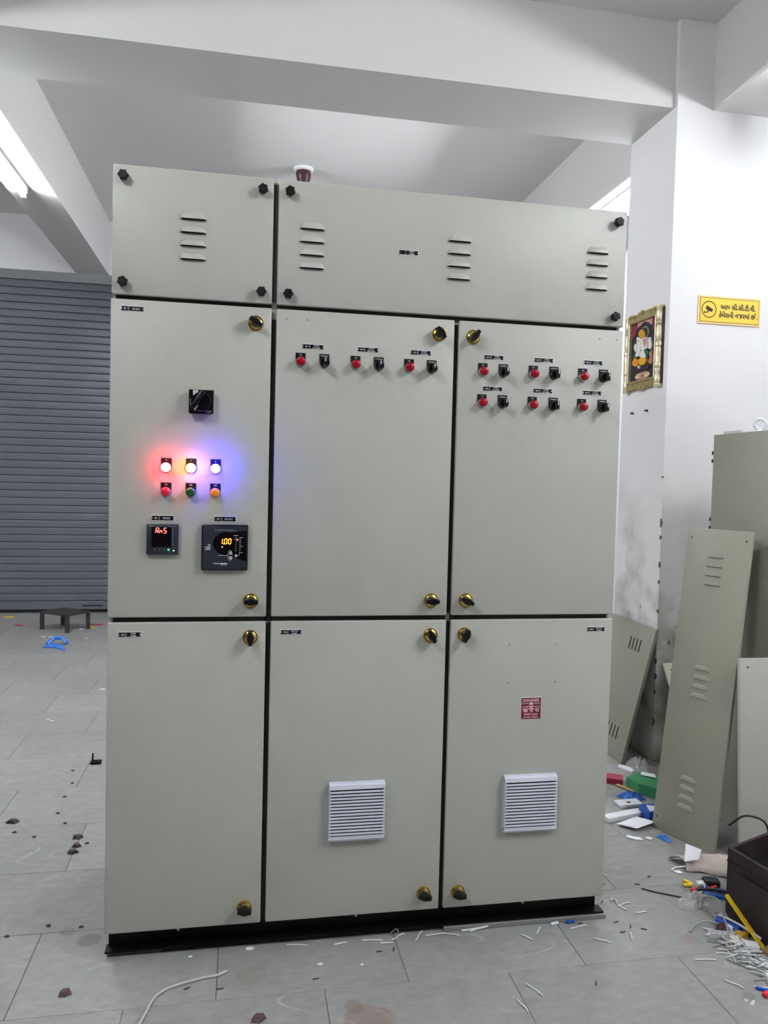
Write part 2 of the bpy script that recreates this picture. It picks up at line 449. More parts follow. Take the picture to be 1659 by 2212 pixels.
struct(MB().box(-5.16, -4.84, YW0, 1.362, SOF - 0.005, 3.9).box(-5.16, -4.84, 1.80, 5.59, SOF, 3.95).build('trim_7', beam_w), 'unseen white beam added on the outer left to carry a tube light')  # put in to carry the added outer tube
# roller shutter: each slat is a piece
dr = struct(MB().box(-3.72, 2.42, 6.02, 6.03, 0, 3.4).build('door_1', shutter_d), 'dark grey roller shutter with horizontal slats')
PITCH = 0.0748
sl = MB()
prof = []
H = PITCH
for q in range(15):
    t = q / 14
    prof.append((5.975 - 0.0035 * math.sin(pi * t) ** 0.35, -H / 2 + 0.003 + t * (H - 0.006)))
prof += [(5.990, H / 2 - 0.003), (5.990, -H / 2 + 0.003)]
sl.prism(prof, -3.1, 2.9, axis='x')
sl.v = [(p[0] + 0, p[1] - 5.975, p[2]) for p in sl.v]
slat_mesh = sl.mesh('slat', shutter_m, smooth=True)
k = 0
z = 0.115 + PITCH / 2
while z < 3.42:
    link('slat', slat_mesh, (-0.6, 5.975, z), dr)
    z += PITCH
MB().bbox(-3.7, 2.4, 5.955, 5.995, 0.03, 0.113, 0.004).build('bottom_rail', shutter_m, dr)
MB().box(-3.7, 2.4, 5.97, 6.0, 0.0, 0.029).build('rubber_seal', gasket_m, dr)
for x in (-3.7, 2.34):
    MB().box(x, x + .06, 5.94, 5.955, 0, 3.35).build('guide_rail', shutter_d, dr)
MB().bbox(-1.22, -1.02, 5.945, 5.955, 0.068, 0.076, 0.001).build('pull_handle', shutter_d, dr)

# ------------------------------------------------------------------ tube lights
for i, (x, zt, y0, y1, lab) in enumerate(TUBES):
    t = thing('tube_light', (x, (y0 + y1) / 2, SOF), lab, 'light', 'tube lights on the beams')
    MB().bbox(x - .022, x + .022, y0, y1, zt + .018, SOF - (0.005 if y0 < 1 else 0), 0.003).build('batten', white_pl, t)
    MB().lathe([(0.0128, y0 + .03), (0.0128, y1 - .03)], (x, 0, zt), n=8).build('tube', tube_dim if i in (4, 5) else tube_m, t, smooth=True)
    for a, b_ in ((y0, y0 + .03), (y1 - .03, y1)):
        MB().bbox(x - .015, x + .015, a, b_, zt - .015, zt + .03, 0.003).build('end_cap', white_pl, t)

# ================================================================== the switchboard
SB = thing('switchboard', (0.775, 0.3, 0), 'tall grey-beige electrical switchboard with eight doors, lit lamps and meters on a black plinth', 'switchboard')
XA, XB, XC, XD, XE, XF = 0.0, 0.447, 0.4615, 0.998, 1.0127, 1.55
ZT, Z1, Z2, Z3, Z4, Z5 = 2.279, 1.9195, 1.9075, 1.0045, 0.990, 0.080
fr = MB().box(0.004, 1.546, 0.02, 0.60, 0.078, 2.274).build('enclosure', paint, SB)
def gasket(x0, x1, z0, z1, m):
    MB().box(x0, x1, 0.0165, 0.0205, z0, z1).build('gasket', m, SB)
gasket(XB - .004, XC + .004, Z1 + .01, ZT - .012, gap_m)  # no rubber in the top row: gap shade painted as a dark grey strip
gasket(XB - .004, XC + .004, Z4, Z2 - .03, gasket_m)
gasket(XB - .004, XC + .004, Z5, Z3 - .02, gasket_m)
gasket(XD - .004, XE + .004, Z4 + .02, Z2 - .012, gasket_m)
gasket(XD - .004, XE + .004, Z5, Z3 - .02, gasket_m)
gasket(0.012, XB, Z1 - .014, Z1 + .006, gasket_m)
gasket(XC, 1.535, Z1 - .014, Z1 + .006, gasket_m)
gasket(0.012, XB, Z4 - .004, Z3 + .004, gasket_m)
gasket(XC, XD, Z4 - .004, Z3 + .004, gasket_m)
gasket(XE, 1.535, Z4 - .004, Z3 + .004, gasket_m)

def door(x0, x1, z0, z1):
    return MB().bbox(x0, x1, 0.0, 0.0165, z0, z1, 0.0035, seg=3).build('door', paint, SB, smooth=True)
dTL = door(XA + .002, XB, Z1, ZT)
dTR = door(XC, XF, Z1, ZT)
dM = [door(a, b_, Z3, Z2) for a, b_ in ((XA, XB), (XC, XD), (XE, XF))]
dB = [door(a, b_, Z5, Z4) for a, b_ in ((XA, XB), (XC, XD), (XE, XF))]

# louvres: pressed hoods, open below
lv = MB()
rows = []
NR = 7
for r in range(NR + 1):
    t = r / NR
    hw = 0.0365 - 0.0125 * t ** 2.2
    d = 0.0100 * math.sqrt(max(0, 1 - t * t))
    zz = 0.019 * t
    rows.append([(-hw, 0, zz), (-hw + .0025, -d * .55, zz), (-hw + .008, -d, zz), (hw - .008, -d, zz), (hw - .0025, -d * .55, zz), (hw, 0, zz)])
for r in range(NR):
    a, b_ = rows[r], rows[r + 1]
    for q in range(5):
        lv.add([a[q], a[q + 1], b_[q + 1], b_[q]], [(0, 1, 2, 3)], 0)
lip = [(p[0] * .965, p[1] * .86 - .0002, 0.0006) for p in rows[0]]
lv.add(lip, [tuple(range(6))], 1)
lv.add([(-.034, -.0003, -.0017), (.034, -.0003, -.0017), (.0355, -.0003, .0006), (-.0355, -.0003, .0006)], [(0, 1, 2, 3)], 1)  # dark strip along the slot: shade under the hood, painted on
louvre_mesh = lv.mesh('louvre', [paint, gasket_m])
bmx = bmesh.new(); bmx.from_mesh(louvre_mesh); bmesh.ops.remove_doubles(bmx, verts=bmx.verts, dist=1e-5); bmesh.ops.recalc_face_normals(bmx, faces=bmx.faces); bmx.to_mesh(louvre_mesh); bmx.free()
for p in louvre_mesh.polygons: p.use_smooth = p.material_index == 0
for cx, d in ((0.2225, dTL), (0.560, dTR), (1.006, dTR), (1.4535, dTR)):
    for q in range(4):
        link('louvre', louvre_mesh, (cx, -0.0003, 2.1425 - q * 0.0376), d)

# star knobs on the top covers
def star(r0, r1, n, ph=0.0):
    return [((r0 if q % 2 == 0 else r1) * math.cos(2 * pi * q / (2 * n) + ph), (r0 if q % 2 == 0 else r1) * math.sin(2 * pi * q / (2 * n) + ph)) for q in range(2 * n)]
def loft_y(mb, secs, mi=0):
    n = len(secs[0][0])
    vs = [(p[0], y, p[1]) for pts, y in secs for p in pts]
    fs = [(i * n + q, i * n + (q + 1) % n, (i + 1) * n + (q + 1) % n, (i + 1) * n + q) for i in range(len(secs) - 1) for q in range(n)]
    fs += [tuple(range(n))[::-1], tuple(range((len(secs) - 1) * n, len(secs) * n))]
    return mb.add(vs, fs, mi)
kn = MB()
kn.lathe([(0.008, 0), (0.0085, -0.008)], n=12)
loft_y(kn, [(star(0.0135, 0.0115, 6), -0.006), (star(0.0150, 0.0122, 6), -0.010), (star(0.0150, 0.0122, 6), -0.021), (star(0.0125, 0.0105, 6), -0.025)])
knob_mesh = kn.mesh('star_knob', black_matte)
for q, (x, zz) in enumerate(((0.032, 2.244), (0.416, 2.241), (0.033, 1.952), (0.416, 1.950), (0.493, 2.242), (1.515, 2.240), (0.493, 1.949), (1.514, 1.947))):
    link('star_knob', knob_mesh, (x, 0, zz), dTL if q < 4 else dTR, rot=(0, 0.35 * q, 0))

# brass quarter-turn locks with black wing knobs
lk = MB()
lk.lathe([(0.0222, 0), (0.0222, -0.004), (0.0212, -0.0058), (0.0202, -0.0060)], n=32, cap1=False, mi=0)
lk.lathe([(0.0202, -0.0060), (0.0195, -0.0050), (0.0185, -0.0060)], n=32, cap0=False, cap1=False, mi=1)
lk.lathe([(0.0185, -0.0060), (0.0150, -0.0085), (0.0138, -0.0088)], n=32, cap0=False, cap1=False, mi=0)
lk.lathe([(0.0138, -0.0088), (0.0132, -0.0105), (0.0120, -0.0108)], n=32, cap0=False, cap1=True, mi=2)
lock_mesh = lk.mesh('door_lock', [brass, black_pl, chrome], smooth=True)
wg = MB()
def wing(sx, sz):
    a = []
    for x, zz in ((0.0205, 0.0062), (0.0125, 0.0075), (0.0075, 0.0105), (0, 0.0118), (-0.0075, 0.0105), (-0.0125, 0.0075), (-0.0205, 0.0062), (-0.0205, -0.0062), (-0.0125, -0.0075), (-0.0075, -0.0105), (0, -0.0118), (0.0075, -0.0105), (0.0125, -0.0075), (0.0205, -0.0062)):
        a.append((x * sx, zz * sz))
    return a
loft_y(wg, [(wing(.62, .95), -0.0095), (wing(.9, 1), -0.014), (wing(1, 1), -0.018), (wing(1, .9), -0.030), (wing(.93, .7), -0.034)])
wing_mesh = wg.mesh('wing_knob', black_pl, smooth=True)
LOCKS = [(0.402, 1.861, 35), (0.402, 1.052, 2), (0.402, 0.944, 88), (0.399, 0.131, 6), (0.950, 1.862, 52), (0.947, 1.051, 0), (0.948, 0.944, 62), (0.948, 0.134, 14), (1.057, 1.859, -52), (1.057, 1.051, 24), (1.056, 0.945, -72), (1.059, 0.130, 10)]
for x, zz, a in LOCKS:
    o = link('door_lock', lock_mesh, (x, 0, zz), SB)
    link('wing_knob', wing_mesh, (x, 0, zz), o, rot=(0, math.radians(a), 0))

# engraved nameplates
pin = MB().lathe([(0.0022, 0), (0.0022, -0.0012), (0.0012, -0.0020)], n=10).mesh('rivet', chrome)
def nameplate(x0, z1, wd, left, lines):
    h = 0.0165
    cx, cz = x0 + wd / 2, z1 - h / 2
    p = MB().bbox(x0, x0 + wd, -0.0010, 0.0002, z1 - h, z1, 0.0004, seg=1, mi=0)
    p.box(x0 + .0022, x0 + wd - .0022, -0.0013, -0.0008, z1 - h + .0022, z1 - .0022, 1)
    n = p.build('nameplate', [alu, black_pl], SB)
    m = MB()
    xd = x0 + wd * 0.36
    m.box(xd - .00035, xd + .00035, -0.0015, -0.0012, z1 - h + .0024, z1 - .0024)
    if left:
        text(m, left, x0 + wd * 0.235, cz - .0026, 0.0068, -0.0016, width=wd * 0.17, bold=0.01)
    for q, ln in enumerate(lines):
        zz = cz - .0026 if len(lines) == 1 else cz + (0.0010 if q == 0 else -0.0055)
        sz = 0.0068 if len(lines) == 1 else 0.0056
        text(m, ln, x0 + wd * 0.655, zz, sz, -0.0016, width=wd * min(0.46, 0.036 * len(ln)), bold=0.01)
    m.build('lettering', white_ink, n)
    for xx in (x0 + .0038, x0 + wd - .0038):
        link('rivet', pin, (xx, -0.0012, cz), n)
nameplate(0.026, 1.889, 0.065, '8F 1', ['400A MCCB'])
nameplate(0.817, 2.106, 0.063, '', ['BUSBAR', 'CHAMBER'])
for x, kv in ((0.5365, '25 KVAR'), (0.700, '25 KVAR'), (0.862, '30 KVAR')):
    nameplate(x, 1.811, 0.065, '9F 1', [kv, 'CAP FEEDER'])
for x, zz, kv in ((1.0915, 1.809, '5 KVAR'), (1.2535, 1.809, '5 KVAR'), (1.4185, 1.810, '10 KVAR'), (1.0905, 1.7135, '15 KVAR'), (1.2535, 1.7145, '15 KVAR'), (1.418, 1.7155, '25 KVAR')):
    nameplate(x, zz, 0.066, '10F 1', [kv, 'CAP FEEDER'])
nameplate(0.1165, 1.3, 0.065, '8F 1', ['MFM METER'])
nameplate(0.2915, 1.3, 0.065, '8F 1', ['APFC RELAY'])
nameplate(0.029, 0.9645, 0.065, '8F2', ['BUSBAR', 'CHAMBER'])
nameplate(0.489, 0.9665, 0.065, '9F2', ['CAPACITOR', 'CHAMBER'])
nameplate(1.460, 0.9650, 0.065, '10F2', ['CAPACITOR', 'CHAMBER'])

# drilled holes
hole = MB().lathe([(0.0019, -0.0003), (0.0019, 0.001)], n=10).mesh('drilled_hole', gasket_m)
for x, zz, d in ((0.491, 1.880, dM[1]), (0.550, 1.880, dM[1]), (1.471, 1.878, dM[2]), (1.529, 1.878, dM[2]), (1.204, 0.910, dB[2]), (1.358, 0.909, dB[2]), (1.204, 0.790, dB[2]), (1.360, 0.789, dB[2])):
    link('drilled_hole', hole, (x, 0, zz), d)

# legend plates for lamps, buttons and selectors
def uplate(w=0.0145, top=0.026):
    pts = [(-w, top), (-w, 0)]
    for q in range(1, 12):
        t = pi + pi * q / 12
        pts.append((w * math.cos(t), w * math.sin(t)))
    pts += [(w, 0), (w, top)]
    return pts
plate_mesh = MB().prism(uplate(), -0.0022, 0.0, mi=0).mesh('legend_plate', black_matte)
dome = [(0.0142, -0.002), (0.0142, -0.012), (0.0136, -0.0135)]
def lens_prof(dep):
    return [(0.0131, -0.0125), (0.0131, -dep + .006), (0.0120, -dep + .0028), (0.0090, -dep + .0008), (0.0045, -dep)]
bezel_mesh = MB().lathe(dome, n=24).mesh('bezel', chrome, smooth=True)
LEG = {}
def legend(word, wd):
    if word not in LEG:
        m = MB(); text(m, word, 0, 0.0190, 0.0042, -0.0027, width=wd, bold=0.012)
        LEG[word] = m.mesh('legend', white_ink)
    return LEG[word]
def pilot(name, x, z, lens_mat, word, wd, dep=0.027, ring=chrome):
    o = link(name, plate_mesh, (x, 0, z), SB)
    link('bezel', bezel_mesh, (x, 0, z), o)
    key = 'lens_' + lens_mat.name + str(dep)
    if key not in LEG:
        LEG[key] = MB().lathe(lens_prof(dep), n=24).mesh('lens', lens_mat, smooth=True)
    link('lens' if 'lamp' in name else 'button_cap', LEG[key], (x, 0, z), o)
    if word: link('legend', legend(word, wd), (x, 0, z), o)
    return o
sk = MB()
sk.lathe([(0.0142, -0.002), (0.0142, -0.020), (0.0132, -0.0225)], n=28, mi=0)
loft_y(sk, [([(-.0050, .0125), (-.0050, -.0125), (.0050, -.0125), (.0050, .0125)], -0.0222), ([(-.0048, .0122), (-.0048, -.0122), (.0048, -.0122), (.0048, .0122)], -0.040), ([(-.0036, .0105), (-.0036, -.0105), (.0036, -.0105), (.0036, .0105)], -0.0435)], 0)
sel_mesh = sk.mesh('selector_knob', black_pl, smooth=True)
ptr_mesh = MB().box(-.0012, .0012, -0.0442, -0.0434, -.0005, .0102).mesh('pointer', white_ink)
def selector(x, z):
    o = link('selector_switch', plate_mesh, (x, 0, z), SB)
    link('selector_knob', sel_mesh, (x, 0, z), o)
    link('pointer', ptr_mesh, (x, 0, z), o)
    link('legend', legend('AUTO/MANUAL', 0.022), (x, 0, z), o)
for xa, xb, z in ((0.533, 0.603, 1.7570), (0.696, 0.766, 1.7565), (0.8585, 0.929, 1.7560), (1.090, 1.156, 1.7560), (1.253, 1.321, 1.7565), (1.417, 1.487, 1.7560), (1.090, 1.156, 1.6610), (1.253, 1.322, 1.6605), (1.417, 1.486, 1.6610)):
    tag(pilot('indicator_lamp', xa, z, red_lens, 'ON', 0.006), 'unlit red lamp')
    selector(xb, z)
for x, m, wd_, lab in ((0.157, lamp_red, 'R', 'lit red lamp'), (0.226, lamp_yel, 'Y', 'lit yellow lamp'), (0.295, lamp_blu, 'B', 'lit blue lamp')):
    tag(pilot('indicator_lamp', x, 1.4375, m, wd_, 0.003), lab)
for x, m, wd_, ww, lab in ((0.157, red_button, 'ON', 0.006, 'red push button'), (0.226, green_button, 'OFF', 0.008, 'green push button'), (0.295, amber_button, 'TRIP', 0.009, 'amber push button')):
    tag(pilot('push_button', x, 1.3680, m, wd_, ww, dep=0.026), lab)

# rotary handle of the main breaker
rx, rz = 0.2525, 1.6255
bdy = MB()
def sq(h, c=0.004):
    return [(rx - h, rz + h), (rx - h, rz - h + c), (rx - h + c, rz - h), (rx + h - c, rz - h), (rx + h, rz - h + c), (rx + h, rz + h)]
loft_y(bdy, [(sq(.030), 0), (sq(.0335), -0.014), (sq(.0345), -0.024), (sq(.0335), -0.0265)])
RH = bdy.build('rotary_handle', black_pl, SB)
MB().lathe([(0.0275, -0.0255), (0.0275, -0.033), (0.0260, -0.0345)], (rx, 0, rz), n=32).build('dial', black_pl, RH, smooth=True)
T = Matrix.Translation((rx - .0075, 0, rz + .0045)) @ Matrix.Rotation(math.radians(-56), 4, 'Y')
MB().bbox(-.029, .029, -0.056, -0.034, -.0068, .0068, 0.003, T=T).build('grip', black_pl, RH, smooth=True)
MB().prism([(rx - .0225, rz + .0325), (rx - .0225, rz + .018), (rx - .0085, rz + .0235), (rx - .0085, rz + .0325)], -0.0275, -0.0262).build('symbol_label', white_ink, RH)
MB().box(rx - .0185, rx - .0125, -0.0281, -0.0273, rz + .0285, rz + .0298).box(rx - .0182, rx - .0170, -0.0281, -0.0273, rz + .0225, rz + .0280).build('symbol', ink, RH)
T2 = Matrix.Translation((rx - .0145, 0, rz - .0195)) @ Matrix.Rotation(math.radians(-62), 4, 'Y')
MB().box(-.0065, .007, -0.0362, -0.0340, -.0015, .0015, T=T2).lathe([(0.0028, -0.034), (0.0028, -0.0364)], (rx - .0112, 0, rz - .0132), n=14).build('pointer', white_ink, RH)
lg = MB(); text(lg, 'Schneider', rx + .0195, rz - .0270, 0.0042, -0.0275, width=0.021, bold=0.01); text(lg, 'Electric', rx + .0215, rz - .0306, 0.0030, -0.0275, width=0.014)
lg.build('maker_mark', grey_btn, RH)
MB().tube([(rx - .0300 + .0005, -0.027, rz + .008), (rx - .0302, -0.027, rz), (rx - .0290, -0.027, rz - .008), (rx - .0265, -0.027, rz - .013)], 0.0007, n=6).build('dial_mark', white_ink, RH)

# seven-segment digits: segments a..g
SEG = {'0': 'abcdef', '1': 'bc', '5': 'acdfg', 'S': 'acdfg', 'R': 'abefgk', 'n': 'ceg', 'm': 'cegh'}
def digit(mb, ch, x, z, w_, h, t, y):
    sh = 0.10
    def seg(x0, z0, x1, z1):
        d = Vector((x1 - x0, 0, z1 - z0)); n = Vector((-d.z, 0, d.x)).normalized() * t / 2
        e = d.normalized() * t * .35
        a = Vector((x0, y, z0)) + e; b_ = Vector((x1, y, z1)) - e
        pts = [a - n, a + n, b_ + n, b_ - n]
        pts = [Vector((p.x + (p.z - z) * sh, p.y, p.z)) for p in pts]
        q = [Vector((p.x, p.y - .0003, p.z)) for p in pts]
        mb.add(pts + q, [(0, 1, 2, 3), (4, 5, 6, 7), (0, 1, 5, 4), (1, 2, 6, 5), (2, 3, 7, 6), (3, 0, 4, 7)])
    P = {'a': (0, h, w_, h), 'b': (w_, h, w_, h / 2), 'c': (w_, h / 2, w_, 0), 'd': (0, 0, w_, 0), 'e': (0, 0, 0, h / 2), 'f': (0, h / 2, 0, h), 'g': (0, h / 2, w_, h / 2), 'h': (w_ / 2, h / 2, w_ / 2, h * .2), 'k': (w_ * .35, h / 2, w_, 0)}
    for c in SEG[ch]:
        a = P[c]; seg(x + a[0], z + a[1], x + a[2], z + a[3])

# multifunction meter
mx0, mx1, mz0, mz1 = 0.106, 0.194, 1.187, 1.275
ME = MB().bbox(mx0, mx1, -0.0145, 0, mz0, mz1, 0.0022).build('multifunction_meter', navy_pl, SB, smooth=True)
MB().box(mx0 + .014, mx1 - .0195, -0.0151, -0.0143, mz0 + .0235, mz1 - .0085).build('display', screen_m, ME)
dg_ = MB()
digit(dg_, 'R', mx0 + .0250, mz1 - .0255, .0078, .0145, .0021, -0.0152)
digit(dg_, 'm', mx0 + .0358, mz1 - .0255, .0070, .0145, .0019, -0.0152)
digit(dg_, 'S', mx0 + .0470, mz1 - .0255, .0070, .0145, .0021, -0.0152)
dg_.build('digits', seg_red, ME)
mk = MB()
text(mk, 'Schneider', mx0 + .0135, mz1 - .0062, 0.0036, -0.0152, width=0.0135)
text(mk, 'PowerLogic', mx1 - .0175, mz1 - .0066, 0.0026, -0.0152, width=0.022)
for q, c in enumerate('VAWPFHzkh'):
    mk.box(mx1 - .0165, mx1 - .0145 + .001 * (q % 2), -0.0152, -0.0147, mz1 - .014 - q * .0058, mz1 - .0128 - q * .0058)
for q, x in enumerate((0.024, 0.0365, 0.050)):
    mk.prism([(mx0 + x - .0015, mz0 + .0165), (mx0 + x + .0015, mz0 + .0165), (mx0 + x, mz0 + .0138)], -0.0152, -0.0147)
mk.build('markings', grey_btn, ME)
MB().lathe([(0.0035, -0.0145), (0.0035, -0.0158), (0.002, -0.0163)], (mx0 + .0615, 0, mz0 + .0148), n=16).build('key', led_green, ME)
MB().lathe([(0.0019, -0.0145), (0.0019, -0.0156)], (mx0 + .0755, 0, mz0 + .0125), n=12).build('status_led', led_white, ME)

# power factor relay
ax0, ax1, az0, az1 = 0.2585, 0.391, 1.143, 1.276
AP = MB().bbox(ax0, ax1, -0.0165, 0, az0, az1, 0.0035).build('power_factor_relay', black_pl, SB, smooth=True)
MB().bbox(ax0 + .0045, ax1 - .0045, -0.0172, -0.016, az0 + .0045, az1 - .0045, 0.0004, seg=1).build('face', navy_pl, AP)
pts = [(ax1 - .0047, az1 - .0165), (ax0 + .080, az1 - .0225)]
for q in range(0, 25):
    t = pi * (0.62 + 0.86 * q / 24)
    pts.append((ax0 + .082 + .049 * math.cos(t), az0 + .079 + .036 * math.sin(t)))
pts += [(ax1 - .0047, az0 + .0275)]
MB().prism(pts, -0.0176, -0.0170).build('display_window', screen_m, AP)
dg_ = MB()
digit(dg_, '1', ax0 + .0525, az0 + .0775, .0060, .0150, .0023, -0.0177)
digit(dg_, '0', ax0 + .0645, az0 + .0775, .0068, .0150, .0023, -0.0177)
digit(dg_, '0', ax0 + .0760, az0 + .0775, .0068, .0150, .0023, -0.0177)
dg_.box(ax0 + .0605, ax0 + .0625, -0.0180, -0.0177, az0 + .0765, az0 + .0785)
dg_.build('digits', seg_org, AP)
MB().lathe([(0.0017, -0.0175), (0.0017, -0.0184)], (ax0 + .0590, 0, az0 + .0685), n=12).build('status_led', led_white, AP)
MB().lathe([(0.0024, -0.0175), (0.0024, -0.0186)], (ax0 + .1020, 0, az0 + .0900), n=12).build('alarm_led', seg_red, AP)
bt = MB()
bt.prism([(ax0 + .0835 + .0048 * math.cos(pi * q / 10), az0 + .0465 + .0115 * math.sin(pi * q / 10)) for q in range(11)], -0.0190, -0.0172)
bt.build('up_key', grey_btn, AP)
MB().prism([(ax0 + .0835 + .0052 * math.cos(pi * q / 10), az0 + .0420 - .0115 * math.sin(pi * q / 10)) for q in range(11)], -0.0190, -0.0172).build('down_key', grey_btn, AP)
MB().lathe([(0.0042, -0.0172), (0.0042, -0.0188), (0.003, -0.0193)], (ax0 + .0985, 0, az0 + .0435), n=18).build('menu_key', grey_btn, AP)
mk = MB()
for q in range(12):
    mk.box(ax0 + .0385 + q * .0051, ax0 + .0402 + q * .0051, -0.0178, -0.0171, az1 - .0165, az1 - .0148)
for q, (x, l) in enumerate(((.091, .013), (.0945, .005), (.0945, .004), (.0965, .003), (.0965, .003), (.0965, .003), (.0955, .004), (.0955, .004))):
    zz = az0 + .1015 - q * .0062
    mk.box(ax0 + x, ax0 + x + l, -0.0181, -0.0175, zz, zz + .0012)
    mk.box(ax0 + .107, ax0 + .107 + (.0115, .005, .006, .005, .010, .005, .004, .0105)[q], -0.0181, -0.0175, zz - .006, zz - .0048)
for q, l in enumerate((.008, .005, .016, .012, .016)):
    mk.box(ax0 + .0255 - l, ax0 + .0255, -0.0178, -0.0171, az0 + .0745 - q * .0036, az0 + .0760 - q * .0036)
mk.box(ax0 + .0480, ax0 + .0760, -0.0181, -0.0175, az0 + .0436, az0 + .0446)
mk.box(ax0 + .1035, ax0 + .108, -0.0181, -0.0175, az0 + .0432, az0 + .0438)
mk.box(ax0 + .1074, ax0 + .1080, -0.0181, -0.0175, az0 + .0432, az0 + .0525)
mk.tube([(ax0 + .0835 + .0085 * math.cos(t), -0.0178, az0 + .0440 + .0165 * math.sin(t)) for t in [pi * (0.58 + 0.84 * q / 14) for q in range(15)]], 0.0004, n=5)
text(mk, 'Schneider', ax0 + .0440, az0 + .0190, 0.0058, -0.0178, width=0.0195, bold=0.012)
mk.box(ax0 + .0550, ax0 + .0735, -0.0178, -0.0171, az0 + .0192, az0 + .0218)
text(mk, 'Electric', ax0 + .0640, az0 + .0155, 0.0036, -0.0178, width=0.018)
mk.build('markings', white_ink, AP)

# danger plate
px0, px1, pz0, pz1 = 1.2475, 1.3165, 0.671, 0.7425
dp = MB().bbox(px0, px1, -0.0010, 0.0002, pz0, pz1, 0.0004, seg=1).box(px0 + .0022, px1 - .0022, -0.0013, -0.0008, pz0 + .0022, pz1 - .0022, 1)
DP = dp.build('danger_plate', [alu, maroon], SB)
pc = (px0 + px1) / 2
m = MB()
Y = -0.0016
text(m, 'DANGER', pc, pz1 - .0140, 0.0120, Y, width=0.055, bold=0.02)
text(m, 'ELECTRIC', px0 + .0150, pz1 - .0220, 0.0060, Y, width=0.0225, bold=0.01)
text(m, 'PRESSURE', px1 - .0150, pz1 - .0220, 0.0060, Y, width=0.0225, bold=0.01)
text(m, '415/440', px0 + .0145, pz1 - .0335, 0.0078, Y, width=0.0190, bold=0.01)
text(m, 'VOLTS', px1 - .0140, pz1 - .0335, 0.0085, Y, width=0.0200, bold=0.01)
text(m, 'ख त रा', pc, pz0 + .0245, 0.0165, Y, width=0.056, bold=0.02)
text(m, 'िबजली का दबाव', pc, pz0 + .0140, 0.0085, Y, width=0.046, bold=0.01)
text(m, '४१५/४४० वोल्टस्', pc, pz0 + .0058, 0.0075, Y, width=0.050, bold=0.01)
m.build('lettering', pink_ink, DP)
m = MB()
zc = pz1 - .0215
m.prism([(pc + .0066 * math.cos(t), zc + .0058 * math.sin(t)) for t in [2 * pi * q / 20 for q in range(20)]], -0.0018, -0.0013)
m.prism([(pc - .0036, zc - .003), (pc + .0036, zc - .003), (pc + .0028, zc - .0090), (pc - .0028, zc - .0090)], -0.0018, -0.0013)
for a in (28, -28):
    T = Matrix.Translation((pc, 0, zc - .0118)) @ Matrix.Rotation(math.radians(a), 4, 'Y')
    m.box(-.0095, .0095, -0.0018, -0.0013, -.0009, .0009, T=T)
    for e in (-.0095, .0095):
        m.box(e - .0012, e + .0012, -0.0018, -0.0013, -.0015, .0015, T=T)
m.build('skull_and_crossbones', pink_ink, DP)
MB().lathe([(0.0014, -0.0016), (0.0014, -0.0021)], (pc - .0026, 0, zc - .0005), n=10).lathe([(0.0014, -0.0016), (0.0014, -0.0021)], (pc + .0026, 0, zc - .0005), n=10).build('eye_sockets', maroon, DP)
for x in (px0 + .003, px1 - .003):
    for z in (pz0 + .003, pz1 - .003):
        link('rivet', pin, (x, -0.001, z), DP)

# fan filter grilles
def grille(x0, x1, z0, z1):
    g = MB().box(x0, x1, -0.010, 0, z0, z1).build('fan_filter', filter_pl, SB)
    MB().box(x0 + .006, x1 - .006, -0.0108, -0.0098, z0 + .01, z1 - .01).build('filter_mat', gasket_m, g)
    top = [(-0.009, z1 - .001), (-0.0185, z1 - .006), (-0.0215, z1 - .0175), (-0.0195, z1 - .0182), (-0.0095, z1 - .0182)]
    MB().prism(top, x0, x1, axis='x').build('top_rail', filter_pl, g)
    bot = [(-0.0095, z0), (-0.0185, z0 + .0010), (-0.0230, z0 + .0075), (-0.0225, z0 + .0175), (-0.0105, z0 + .0165)]
    MB().prism(bot, x0, x1, axis='x').build('bottom_rail', filter_pl, g)
    for x in (x0, x1 - .0042):
        MB().box(x, x + .0042, -0.0190, -0.0095, z0 + .010, z1 - .012).build('side_rail', filter_pl, g)
    n = 14
    p = (z1 - .0182 - (z0 + .0175)) / (n + 0.36)
    h = p * 0.57
    key = 'slat%.4f' % (x1 - x0)
    if key not in LEG:
        w2 = (x1 - x0) / 2 - .0015
        pr = [(-0.0222, -h * .5), (-0.0230, -h * .4), (-0.0222, h * .5), (-0.0192, h * .5), (-0.0192, -h * .5)]
        LEG[key] = MB().prism(pr, -w2, w2, axis='x').mesh('slat', filter_pl)
    for q in range(n):
        link('slat', LEG[key], ((x0 + x1) / 2, 0, z0 + .0175 + p * (q + 0.36) + h * .5), g)
grille(0.6445, 0.8155, 0.3215, 0.4990)
grille(1.1975, 1.3720, 0.3165, 0.4960)

# plinth channel
pb = MB()
pb.box(0.006, 1.546, 0.046, 0.054, 0.014, 0.080)
pb.box(0.000, 1.562, 0.014, 0.054, 0.014, 0.0205)
pb.box(0.010, 1.544, 0.024, 0.054, 0.0735, 0.080)
pb.box(0.006, 0.05, 0.054, 0.60, 0.014, 0.080).box(1.50, 1.546, 0.054, 0.60, 0.014, 0.080).box(0.006, 1.546, 0.55, 0.60, 0.014, 0.080)
pb.build('plinth', black_steel, SB)
for x in (0.205, 0.735, 1.275):
    MB().bbox(x, x + .006, 0.004, 0.012, 0.0735, 0.0805, 0.0008, seg=1).build('door_clip', alu, SB)
for a, b_, nm in ((1.02, 1.567, 'long grey packing bar under the right end of the black plinth'), (0.004, 0.16, 'short grey packing bar under the left corner of the black plinth')):
    bar = MB().bbox(a, b_, 0.006 if a > 1 else 0.03, 0.044 if a > 1 else 0.05, 0, 0.0138, 0.001, seg=1).build('packing_bar', grey_bar)
    tag(bar, nm, 'bar')

